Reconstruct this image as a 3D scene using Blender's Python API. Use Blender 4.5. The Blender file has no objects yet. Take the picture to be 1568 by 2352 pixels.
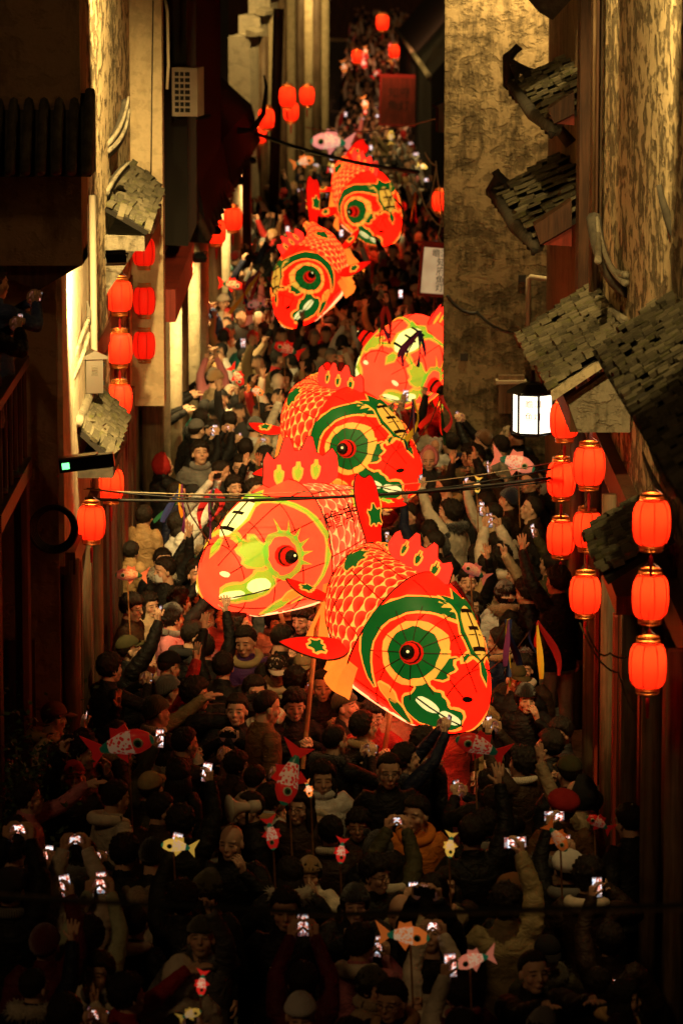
import bpy, bmesh, math, random
import numpy as np
from mathutils import Vector, Matrix, Euler
from mathutils.geometry import delaunay_2d_cdt
random.seed(7); rng = np.random.default_rng(7)
PI = math.pi
S = bpy.context.scene
COL = S.collection

# ------------------------------------------------------------------ camera
# the street runs along +Y; pixel units below are those of a 1568 x 2352 copy of the photograph
FV, CX, CY = 8819.0, 784.0, 1176.0
CAMZ = 9.0
TH = math.atan(1476.0 / FV)
cam = bpy.data.cameras.new('camera'); camo = bpy.data.objects.new('camera', cam); COL.objects.link(camo)
cam.sensor_fit = 'VERTICAL'; cam.sensor_height = 36.0; cam.lens = 36.0 * FV / 2352.0
cam.clip_start = 0.5; cam.clip_end = 600
camo.location = (0, 0, CAMZ); camo.rotation_euler = (PI / 2 - TH, 0, 0)
cam.dof.use_dof = True; cam.dof.focus_distance = 36.0; cam.dof.aperture_fstop = 3.0
S.camera = camo

# ------------------------------------------------------------------ world, night sky, moon-weak sun
SUN_EL, SUN_AZ = math.radians(40), math.radians(207)
world = bpy.data.worlds.new('World'); S.world = world; world.use_nodes = True
wn = world.node_tree.nodes; wl = world.node_tree.links
sky = wn.new('ShaderNodeTexSky'); sky.sky_type = 'NISHITA'; sky.sun_disc = False
sky.sun_elevation = SUN_EL; sky.sun_rotation = SUN_AZ
wn['Background'].inputs['Strength'].default_value = 0.00012
wl.new(sky.outputs['Color'], wn['Background'].inputs['Color'])
sd = bpy.data.lights.new('sun', 'SUN'); sd.energy = 0.15; sd.angle = math.radians(8); sd.color = (1.0, .55, .20)
so = bpy.data.objects.new('sun', sd); COL.objects.link(so)
sdir = Vector((math.sin(SUN_AZ) * math.cos(SUN_EL), math.cos(SUN_AZ) * math.cos(SUN_EL), math.sin(SUN_EL)))
so.rotation_euler = (-sdir).to_track_quat('-Z', 'Y').to_euler()
S.view_settings.view_transform = 'Standard'; S.view_settings.look = 'None'
S.view_settings.exposure = 0.0; S.view_settings.gamma = 1.0; S.view_settings.use_curve_mapping = False
S.render.engine = 'CYCLES'
c = S.cycles
c.use_denoising = True
try: c.denoiser = 'OPENIMAGEDENOISE'
except Exception: pass
c.max_bounces = 5; c.diffuse_bounces = 2; c.glossy_bounces = 2; c.transmission_bounces = 3; c.transparent_max_bounces = 6
c.sample_clamp_indirect = 3.0; c.caustics_reflective = False; c.caustics_refractive = False
c.use_light_tree = True

# ------------------------------------------------------------------ pixel helpers
def W(vx, vy, Y):
    xn = (vx - CX) / FV; yn = (CY - vy) / FV
    d = Vector((xn, math.cos(TH) + yn * math.sin(TH), -math.sin(TH) + yn * math.cos(TH)))
    return Vector((0, 0, CAMZ)) + d * (Y / d.y)
def WZ(vx, vy, z):
    xn = (vx - CX) / FV; yn = (CY - vy) / FV
    d = Vector((xn, math.cos(TH) + yn * math.sin(TH), -math.sin(TH) + yn * math.cos(TH)))
    return Vector((0, 0, CAMZ)) + d * ((z - CAMZ) / d.z)
C_R = Vector((1, 0, 0)); C_U = Vector((0, math.sin(TH), math.cos(TH))); C_B = Vector((0, -math.cos(TH), math.sin(TH)))
def cvec(r, u, b): return (C_R * r + C_U * u + C_B * b).normalized()

# ------------------------------------------------------------------ node helper
class NT:
    def __init__(s, nt): s.nt = nt
    def node(s, t, **k):
        n = s.nt.nodes.new(t)
        for a, b in k.items(): setattr(n, a, b)
        return n
    def link(s, a, b): s.nt.links.new(a, b)
    def setin(s, n, i, v):
        if isinstance(v, X): s.link(v.o, n.inputs[i])
        elif hasattr(v, 'is_output'): s.link(v, n.inputs[i])
        else: n.inputs[i].default_value = v
    def m(s, op, a, b=0.0, c=0.0):
        n = s.node('ShaderNodeMath', operation=op)
        s.setin(n, 0, a); s.setin(n, 1, b)
        if op in ('MULTIPLY_ADD', 'SMOOTH_MIN', 'COMPARE', 'WRAP'): s.setin(n, 2, c)
        return X(s, n.outputs[0])
    def mix(s, f, a, b, blend='MIX'):
        n = s.node('ShaderNodeMix', data_type='RGBA', blend_type=blend)
        s.setin(n, 0, f)
        for i, v in ((6, a), (7, b)):
            if isinstance(v, (tuple, list)): n.inputs[i].default_value = (*v[:3], 1)
            else: s.setin(n, i, v)
        return X(s, n.outputs[2])
    def noise(s, vec, scale, detail=3.0, rough=.55, dist=0.0):
        n = s.node('ShaderNodeTexNoise'); s.setin(n, 'Vector', vec)
        n.inputs['Scale'].default_value = scale; n.inputs['Detail'].default_value = detail
        n.inputs['Roughness'].default_value = rough; n.inputs['Distortion'].default_value = dist
        return X(s, n.outputs['Fac']), X(s, n.outputs['Color'])
    def ramp(s, f, stops, interp='LINEAR'):
        n = s.node('ShaderNodeValToRGB'); n.color_ramp.interpolation = interp
        el = n.color_ramp.elements
        while len(el) > 2: el.remove(el[-1])
        for i, (p, c_) in enumerate(stops):
            e = el[i] if i < 2 else el.new(p)
            e.position = p
            e.color = (*c_, 1) if isinstance(c_, (tuple, list)) else (c_, c_, c_, 1)
        s.setin(n, 0, f); return X(s, n.outputs[0])
    def mapping(s, vec, scale=(1, 1, 1), loc=(0, 0, 0), rot=(0, 0, 0)):
        n = s.node('ShaderNodeMapping'); s.setin(n, 'Vector', vec)
        n.inputs['Scale'].default_value = scale; n.inputs['Location'].default_value = loc; n.inputs['Rotation'].default_value = rot
        return X(s, n.outputs[0])
    def sep(s, vec):
        n = s.node('ShaderNodeSeparateXYZ'); s.setin(n, 0, vec); return [X(s, o) for o in n.outputs]
    def bump(s, h, strength=.5, dist=.02):
        n = s.node('ShaderNodeBump'); s.setin(n, 'Height', h)
        n.inputs['Strength'].default_value = strength; n.inputs['Distance'].default_value = dist
        return X(s, n.outputs[0])
    def smooth(s, v, a, b):
        n = s.node('ShaderNodeMapRange', interpolation_type='SMOOTHSTEP')
        s.setin(n, 0, v); n.inputs[1].default_value = a; n.inputs[2].default_value = b
        return X(s, n.outputs[0])
class X:
    def __init__(s, t, o): s.t = t; s.o = o
    def __add__(s, b): return s.t.m('ADD', s, b)
    def __sub__(s, b): return s.t.m('SUBTRACT', s, b)
    def __rsub__(s, b): return s.t.m('SUBTRACT', b, s)
    def __mul__(s, b): return s.t.m('MULTIPLY', s, b)
    def __truediv__(s, b): return s.t.m('DIVIDE', s, b)
    __radd__ = __add__; __rmul__ = __mul__
    def lt(s, b): return s.t.m('LESS_THAN', s, b)
    def gt(s, b): return s.t.m('GREATER_THAN', s, b)
    def floor(s): return s.t.m('FLOOR', s)
    def abs(s): return s.t.m('ABSOLUTE', s)
    def mod(s, b): return s.t.m('FLOORED_MODULO', s, b)
    def sqrt(s): return s.t.m('SQRT', s)

MATS = {}
def newmat(name):
    m = bpy.data.materials.new(name); m.use_nodes = True
    nt = m.node_tree; nt.nodes.clear()
    out = nt.nodes.new('ShaderNodeOutputMaterial')
    t = NT(nt); t.out = out; t.tc = t.node('ShaderNodeTexCoord')
    t.obj = X(t, t.tc.outputs['Object']); t.gen = X(t, t.tc.outputs['Generated']); t.uv = X(t, t.tc.outputs['UV'])
    g = t.node('ShaderNodeNewGeometry'); t.pos = X(t, g.outputs['Position']); t.rnd = X(t, g.outputs['Random Per Island'])
    oi = t.node('ShaderNodeObjectInfo'); t.ocol = X(t, oi.outputs['Color']); t.orand = X(t, oi.outputs['Random'])
    MATS[name] = m
    return m, t
def prin(t, color, rough=.7, metal=0.0, normal=None, spec=.4, emit=None, estr=1.0, sheen=0.0):
    p = t.node('ShaderNodeBsdfPrincipled')
    if isinstance(color, (tuple, list)): p.inputs['Base Color'].default_value = (*color[:3], 1)
    else: t.setin(p, 'Base Color', color)
    t.setin(p, 'Roughness', rough); p.inputs['Metallic'].default_value = metal
    p.inputs['Specular IOR Level'].default_value = spec
    if sheen: p.inputs['Sheen Weight'].default_value = sheen
    if normal is not None: t.setin(p, 'Normal', normal)
    if emit is not None:
        if isinstance(emit, (tuple, list)): p.inputs['Emission Color'].default_value = (*emit[:3], 1)
        else: t.setin(p, 'Emission Color', emit)
        t.setin(p, 'Emission Strength', estr)
    t.link(p.outputs[0], t.out.inputs[0]); return p

# ------------------------------------------------------------------ object helpers
def tag(o, label=None, cat=None, group=None, kind=None):
    if label: o['label'] = label
    if cat: o['category'] = cat
    if group: o['group'] = group
    if kind: o['kind'] = kind
    return o
def link(o, parent=None):
    COL.objects.link(o)
    if parent is not None: o.parent = parent
    return o
def mesh_obj(name, me, mat=None, parent=None):
    o = bpy.data.objects.new(name, me)
    if mat is not None and not me.materials: me.materials.append(MATS[mat] if isinstance(mat, str) else mat)
    return link(o, parent)
def pydata(name, v, f, smooth=True):
    me = bpy.data.meshes.new(name); me.from_pydata([tuple(map(float, p)) for p in v], [], [tuple(map(int, q)) for q in f])
    me.update()
    if smooth: me.shade_smooth()
    return me
def empty(name, loc=(0, 0, 0), rz=0.0):
    o = bpy.data.objects.new(name, None); o.location = loc; o.rotation_euler = (0, 0, rz); o.empty_display_size = .1
    return link(o)
def copy_tree(o, parent=None):
    q = o.copy(); COL.objects.link(q); q.parent = parent
    for ch in o.children: copy_tree(ch, q)
    return q
class MB:
    """collects shapes into one mesh"""
    def __init__(s): s.v = []; s.f = []; s.mi = []
    def add(s, v, f, mi=0):
        b = len(s.v); s.v += [tuple(p) for p in v]; s.f += [tuple(i + b for i in q) for q in f]; s.mi += [mi] * len(f)
        return s
    def box(s, c_, h, M=None, mi=0):
        x, y, z = c_; a, b, d = h
        v = [Vector((x + sx * a, y + sy * b, z + sz * d)) for sz in (-1, 1) for sy in (-1, 1) for sx in (-1, 1)]
        if M is not None: v = [M @ p for p in v]
        return s.add(v, [(0, 2, 3, 1), (4, 5, 7, 6), (0, 1, 5, 4), (2, 6, 7, 3), (0, 4, 6, 2), (1, 3, 7, 5)], mi)
    def b2(s, lo, hi, mi=0):
        return s.box([(a + b) / 2 for a, b in zip(lo, hi)], [abs(b - a) / 2 for a, b in zip(lo, hi)], None, mi)
    def tube(s, pts, rad, n=8, ry=None, mi=0, cap=True, upv=None):
        pts = [Vector(p) for p in pts]; k = len(pts)
        if not hasattr(rad, '__len__'): rad = [rad] * k
        if ry is None: ry = rad
        elif not hasattr(ry, '__len__'): ry = [ry] * k
        v = []; up = Vector(upv) if upv is not None else None
        for i, p in enumerate(pts):
            tdir = (pts[min(i + 1, k - 1)] - pts[max(i - 1, 0)])
            if tdir.length < 1e-9: tdir = Vector((0, 0, 1))
            tdir.normalize()
            if up is None: up = Vector((0, 0, 1)) if abs(tdir.z) < .9 else Vector((0, 1, 0))
            a = up - tdir * up.dot(tdir)
            if a.length < 1e-6: a = tdir.orthogonal()
            a.normalize(); b = tdir.cross(a)
            if upv is None: up = a
            for j in range(n):
                q = 2 * PI * j / n
                v.append(p + a * (math.cos(q) * rad[i]) + b * (math.sin(q) * ry[i]))
        f = []
        for i in range(k - 1):
            for j in range(n):
                j2 = (j + 1) % n
                f.append((i * n + j, i * n + j2, (i + 1) * n + j2, (i + 1) * n + j))
        if cap:
            f.append(tuple(range(n - 1, -1, -1))); f.append(tuple((k - 1) * n + j for j in range(n)))
        return s.add(v, f, mi)
    def ell(s, c_, r, M=None, nu=16, nv=10, mi=0):
        v = []; f = []
        R = M if M is not None else Matrix.Identity(3)
        v.append(Vector(c_) + R @ Vector((0, 0, r[2])))
        for i in range(1, nv):
            th = PI * i / nv
            for j in range(nu):
                ph = 2 * PI * j / nu
                v.append(Vector(c_) + R @ Vector((r[0] * math.sin(th) * math.cos(ph), r[1] * math.sin(th) * math.sin(ph), r[2] * math.cos(th))))
        v.append(Vector(c_) + R @ Vector((0, 0, -r[2])))
        for j in range(nu): f.append((0, 1 + j, 1 + (j + 1) % nu))
        for i in range(nv - 2):
            for j in range(nu):
                a = 1 + i * nu + j; b = 1 + i * nu + (j + 1) % nu
                f.append((a, a + nu, b + nu, b))
        e = len(v) - 1; b0 = 1 + (nv - 2) * nu
        for j in range(nu): f.append((e, b0 + (j + 1) % nu, b0 + j))
        return s.add(v, f, mi)
    def lathe(s, prof, n=16, c_=(0, 0, 0), mi=0, cap=True):
        v = [(c_[0] + r * math.cos(2 * PI * j / n), c_[1] + r * math.sin(2 * PI * j / n), c_[2] + z) for r, z in prof for j in range(n)]
        f = [(i * n + j, i * n + (j + 1) % n, (i + 1) * n + (j + 1) % n, (i + 1) * n + j) for i in range(len(prof) - 1) for j in range(n)]
        if cap: f += [tuple(range(n - 1, -1, -1)), tuple((len(prof) - 1) * n + j for j in range(n))]
        return s.add(v, f, mi)
    def prism(s, poly, axis_dir, mi=0):
        n = len(poly); d = Vector(axis_dir)
        v = [Vector(p) for p in poly] + [Vector(p) + d for p in poly]
        f = [tuple(range(n - 1, -1, -1)), tuple(range(n, 2 * n))] + [(i, (i + 1) % n, n + (i + 1) % n, n + i) for i in range(n)]
        return s.add(v, f, mi)
    def mesh(s, name, mats=None, smooth=False):
        me = bpy.data.meshes.new(name); me.from_pydata(s.v, [], s.f); me.update()
        if mats:
            for m in mats: me.materials.append(MATS[m])
            me.polygons.foreach_set('material_index', s.mi)
        if smooth: me.shade_smooth()
        bm = bmesh.new(); bm.from_mesh(me); bmesh.ops.recalc_face_normals(bm, faces=bm.faces); bm.to_mesh(me); bm.free()
        return me
    def obj(s, name, mat, parent=None, smooth=False):
        mats = [mat] if isinstance(mat, str) else mat
        return link(bpy.data.objects.new(name, s.mesh(name, mats, smooth)), parent)
def text_mesh(txt, size, extrude=0.0):
    cu = bpy.data.curves.new('txt', 'FONT'); cu.body = txt; cu.size = size; cu.extrude = extrude
    cu.align_x = 'CENTER'; cu.align_y = 'CENTER'; cu.resolution_u = 2
    o = bpy.data.objects.new('txt', cu); COL.objects.link(o)
    dg = bpy.context.evaluated_depsgraph_get(); dg.update()
    me = bpy.data.meshes.new_from_object(o.evaluated_get(dg))
    bpy.data.objects.remove(o); bpy.data.curves.remove(cu)
    return me
# ------------------------------------------------------------------ fish lantern paper and paint
def glow_mat(name, col, strength, var=.28, trans=True, rough=.5):
    """lit lantern paper: it gives off its own light, plus what the bulbs inside shine through it"""
    m, t = newmat(name)
    n, _ = t.noise(t.obj, 3.5, 3, .6); n2, _ = t.noise(t.mapping(t.obj, (1, 3, 1)), 26, 3, .65)
    k = n * (2 * var) + (1 - var) + n2 * .36 - .18
    if isinstance(col, (tuple, list)): cc = t.mix(0.0, col, col)
    else: cc = col(t)
    e = t.node('ShaderNodeEmission'); t.setin(e, 0, cc); t.setin(e, 1, k * strength)
    tr = t.node('ShaderNodeBsdfTranslucent'); t.setin(tr, 0, cc)
    d = t.node('ShaderNodeBsdfPrincipled'); t.setin(d, 'Base Color', cc); d.inputs['Roughness'].default_value = rough
    mx = t.node('ShaderNodeMixShader'); mx.inputs[0].default_value = .5 if trans else 0.0
    t.link(d.outputs[0], mx.inputs[1]); t.link(tr.outputs[0], mx.inputs[2])
    ad = t.node('ShaderNodeAddShader'); t.link(mx.outputs[0], ad.inputs[0]); t.link(e.outputs[0], ad.inputs[1])
    t.link(ad.outputs[0], t.out.inputs[0])
    return m
def scale_pattern(red, red2, line, ns=17.0, nv=24.0, start=.43, w=.045):
    def fn(t):
        u, v, _ = t.sep(t.uv)
        dn, dc = t.noise(t.obj, 2.2, 2)
        y = u * ns + (dn - .5) * .5; x = v * nv + (dn - .5) * .5
        h = .5
        def row(dr):
            r = (y / h).floor() - dr
            yy = y - r * h
            xx = x + r.mod(2.0) * .5
            fx = xx - xx.floor() - .5
            return (fx * fx + yy * yy).sqrt()
        d1 = row(1.0); d0 = row(0.0)
        in1 = d1.lt(.58)
        l1 = t.smooth(d1, .58 - w * 1.7, .58 - w); l0 = t.smooth(d0, .58 - w * 1.7, .58 - w)
        ln = in1 * l1 + (1.0 - in1) * l0
        dd = in1 * d1 + (1.0 - in1) * d0
        base = t.mix(t.smooth(dd, .05, .55), red, red2)
        body = t.mix(ln * .85, base, line)
        return t.mix(u.gt(start), red, body)
    return fn
RED, RED2, LINE = (1.0, .0085, .002), (1.0, .028, .007), (1.0, .30, .04)
glow_mat('fish_skin_a', scale_pattern(RED, RED2, LINE), 2.1)
glow_mat('fish_skin_b', scale_pattern((1.0, .050, .014), (1.0, .072, .024), (1.0, .34, .085), nv=24.0), 1.9)
glow_mat('fish_red', (1.0, .0085, .002), 2.0)
glow_mat('fish_coral', (1.0, .058, .018), 1.8)
glow_mat('fish_green', (.003, .115, .014), .55)
glow_mat('fish_lime', (.22, .52, .03), .7)
glow_mat('fish_yellow', (1.0, .45, .045), .85)
glow_mat('fish_pale', (1.0, .80, .30), 1.1)
glow_mat('fish_orange', (1.0, .34, .035), .62, .4)
glow_mat('fish_fin', (.85, .012, .004), .6)
glow_mat('fish_fin_hi', (1.0, .035, .015), 1.2)
def simple(name, col, rough=.6, metal=0.0, spec=.4, var=.0, scale=8.0, bump=0.0, bscale=60.0):
    m, t = newmat(name)
    cc = col
    if var:
        n, _ = t.noise(t.obj, scale, 4, .6)
        cc = t.mix(t.smooth(n, .3, .7), tuple(x * (1 - var) for x in col), tuple(min(1, x * (1 + var)) for x in col))
    nm = None
    if bump:
        nb, _ = t.noise(t.obj, bscale, 4, .6); nm = t.bump(nb, bump, .01)
    prin(t, cc, rough, metal, nm, spec); return m
simple('ink', (.008, .006, .005), .6)
simple('wire', (.05, .012, .006), .6)
simple('bamboo', (.30, .14, .05), .55, var=.3, bump=.2)
simple('ribbon_red', (.45, .012, .015), .6)
simple('ribbon_yellow', (.75, .48, .03), .6)
simple('ribbon_green', (.01, .09, .04), .6)
simple('ribbon_blue', (.015, .03, .16), .6)
simple('ribbon_purple', (.16, .02, .14), .6)
def bulb(parent, loc, energy, col=(1, .78, .45), r=.06):
    l = bpy.data.lights.new('lamp_glow', 'POINT'); l.energy = energy; l.color = col; l.shadow_soft_size = r
    o = bpy.data.objects.new('lamp_glow', l); o.location = loc; return link(o, parent)

# ------------------------------------------------------------------ fish geometry
FL = 2.15
_sx = np.array([0, .03, .08, .16, .26, .36, .419, .421, .5, .6, .72, .85, .95, 1.0])
_H = np.array([.14, .22, .30, .40, .475, .515, .52, .465, .435, .375, .29, .20, .145, .12])
_Wd = np.array([.15, .24, .32, .40, .445, .455, .45, .40, .37, .31, .225, .135, .09, .075])
_Z = np.array([-.14, -.13, -.11, -.07, -.02, 0, 0, 0, .01, .02, .05, .09, .13, .15])
def fish_surf(s, a, off=0.0, side_pow=.88):
    s, a = np.broadcast_arrays(np.asarray(s, float), np.asarray(a, float))
    H = np.interp(s, _sx, _H); Wd = np.interp(s, _sx, _Wd); Z = np.interp(s, _sx, _Z)
    ca, sa = np.cos(a), np.sin(a)
    y = np.sign(sa) * np.abs(sa) ** side_pow * (Wd + off); z = Z + np.sign(ca) * np.abs(ca) ** side_pow * (H + off)
    x = -s * FL + off * np.clip((.10 - s) / .10, 0, 1) * 1.2
    return np.stack([x, y, z], -1)
def side_map(x, z, side, off):
    """x metres behind the nose, z metres above the axis -> point on the flank"""
    s = np.clip(np.asarray(x) / FL, 0, 1)
    H = np.interp(s, _sx, _H); Z = np.interp(s, _sx, _Z)
    q = np.clip((np.asarray(z) - Z) / H, -.999, .999)
    ca = np.sign(q) * np.abs(q) ** (1 / .88)
    a = np.arccos(np.clip(ca, -1, 1))
    return fish_surf(s, side * a, off)
def top_map(x, y, off):
    s = np.clip(np.asarray(x) / FL, 0, 1); Wd = np.interp(s, _sx, _Wd)
    q = np.clip(np.asarray(y) / Wd, -.97, .97); sa = np.sign(q) * np.abs(q) ** (1 / .88)
    return fish_surf(s, np.arcsin(np.clip(sa, -1, 1)), off)
def smooth_poly(p, it=2):
    p = np.array(p, float)
    for _ in range(it):
        n = np.roll(p, -1, 0); q = np.empty((len(p) * 2, 2)); q[0::2] = .75 * p + .25 * n; q[1::2] = .25 * p + .75 * n; p = q
    return p
def grow(p, w):
    p = np.array(p, float); d = np.roll(p, -1, 0) - np.roll(p, 1, 0)
    n = np.stack([d[:, 1], -d[:, 0]], -1); n /= np.maximum(np.linalg.norm(n, axis=1, keepdims=True), 1e-9)
    ar = np.sum(p[:, 0] * np.roll(p[:, 1], -1) - np.roll(p[:, 0], -1) * p[:, 1])
    return p + n * (w if ar > 0 else -w)
def fill2d(poly, step=.05):
    poly = np.array(poly, float); lo = poly.min(0); hi = poly.max(0)
    ext = []
    for i in range(len(poly)):
        a, b = poly[i], poly[(i + 1) % len(poly)]; k = max(1, int(np.linalg.norm(b - a) / step))
        for j in range(k): ext.append(a + (b - a) * j / k)
    n = len(ext); pts = [Vector(p) for p in ext]
    for x in np.arange(lo[0] + step / 2, hi[0], step):
        for y in np.arange(lo[1] + step / 2, hi[1], step): pts.append(Vector((x, y)))
    r = delaunay_2d_cdt(pts, [], [list(range(n))], 1, 1e-5)
    return np.array([[v.x, v.y] for v in r[0]]), [list(f) for f in r[2]]
_polycache = {}
def decal(parent, name, poly, mapper, off, mat, step=.05):
    poly = np.array(poly, float); q_ = np.arange(len(poly)); k_ = len(name); amp = min(.0045, .018 * float(np.ptp(poly, axis=0).min()))
    poly = poly + amp * np.stack([np.sin(q_ * 2.3 + k_) + np.sin(q_ * .9 + poly[:, 0] * 30), np.cos(q_ * 1.9 + k_) + np.sin(q_ * .7 + poly[:, 1] * 25)], -1) * (0 if len(poly) < 6 else 1)
    v2, f = fill2d(poly, step)
    v3 = mapper(v2[:, 0], v2[:, 1], off)
    return mesh_obj(name, pydata(name, v3, f), mat, parent)
def outlined(parent, name, poly, mapper, mat, edge='fish_yellow', w=.02, off=.012, step=.05):
    decal(parent, name + '_border', grow(poly, w), mapper, off - .004, edge, step)
    return decal(parent, name, poly, mapper, off, mat, step)
def circ(cx, cz, r, n=28, r2=None): return [(cx + r * math.cos(2 * PI * i / n), cz + (r2 or r) * math.sin(2 * PI * i / n)) for i in range(n)]
def cresc(cx, cz, r0, r1, a0, a1, n=18):
    """arc band tapering at both ends"""
    o = []; i_ = []
    for k in range(n + 1):
        q = k / n; a = a0 + (a1 - a0) * q; w = (math.sin(PI * q) ** .6) * .92 + .08
        o.append((cx + r1 * math.cos(a), cz + r1 * math.sin(a))); rr = r1 + (r0 - r1) * w
        i_.append((cx + rr * math.cos(a), cz + rr * math.sin(a)))
    return o + i_[::-1]
FLAME = [(0, 0), (.03, .05), (0, .09), (.06, .12), (.05, .18), (.10, .13), (.13, .2), (.15, .11), (.19, .12), (.16, .06), (.17, .0), (.09, -.04)]
LEAF = [(0, 0), (.06, .05), (.14, .06), (.22, .02), (.16, -.02), (.07, -.03)]
EMBLEM = [(0, .12), (.03, .07), (.10, .11), (.07, .03), (.11, -.05), (.04, -.03), (0, -.12), (-.04, -.03), (-.11, -.05), (-.07, .03), (-.10, .11), (-.03, .07)]
def xf(poly, cx, cz, sc=1.0, rot=0.0, fx=1): return [(cx + sc * (fx * x * math.cos(rot) - z * math.sin(rot)), cz + sc * (fx * x * math.sin(rot) + z * math.cos(rot))) for x, z in poly]
def fin(parent, name, pts, thick, mat, M):
    """a stretched paper fin: outline in its own plane, puffed a little in the middle, with a wire and an emblem"""
    p = smooth_poly(pts, 1 if name == 'dorsal_fin' else 2); v2, f = fill2d(p, .07)
    c0 = p.mean(0); rad = np.max(np.linalg.norm(p - c0, axis=1))
    dist = np.array([np.min(np.linalg.norm(p - q, axis=1)) for q in v2])
    puff = thick * np.sqrt(np.clip(dist / (rad * .5), 0, 1)) + .004
    n = len(v2)
    v = [M @ Vector((x, y, h)) for (x, y), h in zip(v2, puff)] + [M @ Vector((x, y, -h)) for (x, y), h in zip(v2, puff)]
    ff = f + [[n + i for i in q[::-1]] for q in f]
    o = mesh_obj(name, pydata(name, v, ff), mat, parent)
    mb = MB(); P = [M @ Vector((q[0], q[1], 0)) for q in list(p) + [p[0]]]
    mb.tube(P, .006, 5); mb.obj('fin_wire', 'wire', o)
    return o
def fin_emblem(finobj, poly, M, off, mat, edge='fish_yellow'):
    for k in (-1, 1):
        for pp, mt, oo, nm in ((grow(poly, .016), edge, off, 'emblem_border'), (poly, mat, off + .004, 'emblem')):
            v2, f = fill2d(pp, .07)
            mesh_obj(nm, pydata(nm, [M @ Vector((x, y, k * oo)) for x, y in v2], f), mt, finobj)
def basis(o, x, y, z):
    M = Matrix((x, y, z)).transposed().to_4x4(); M.translation = o; return M
WANG = [[(-.115, .135), (.115, .135), (.115, .165), (-.115, .165)], [(-.10, .0), (.10, .0), (.10, .03), (-.10, .03)],
        [(-.13, -.145), (.13, -.145), (.13, -.115), (-.13, -.115)], [(-.016, -.13), (.016, -.13), (.016, .15), (-.016, .15)]]
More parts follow.
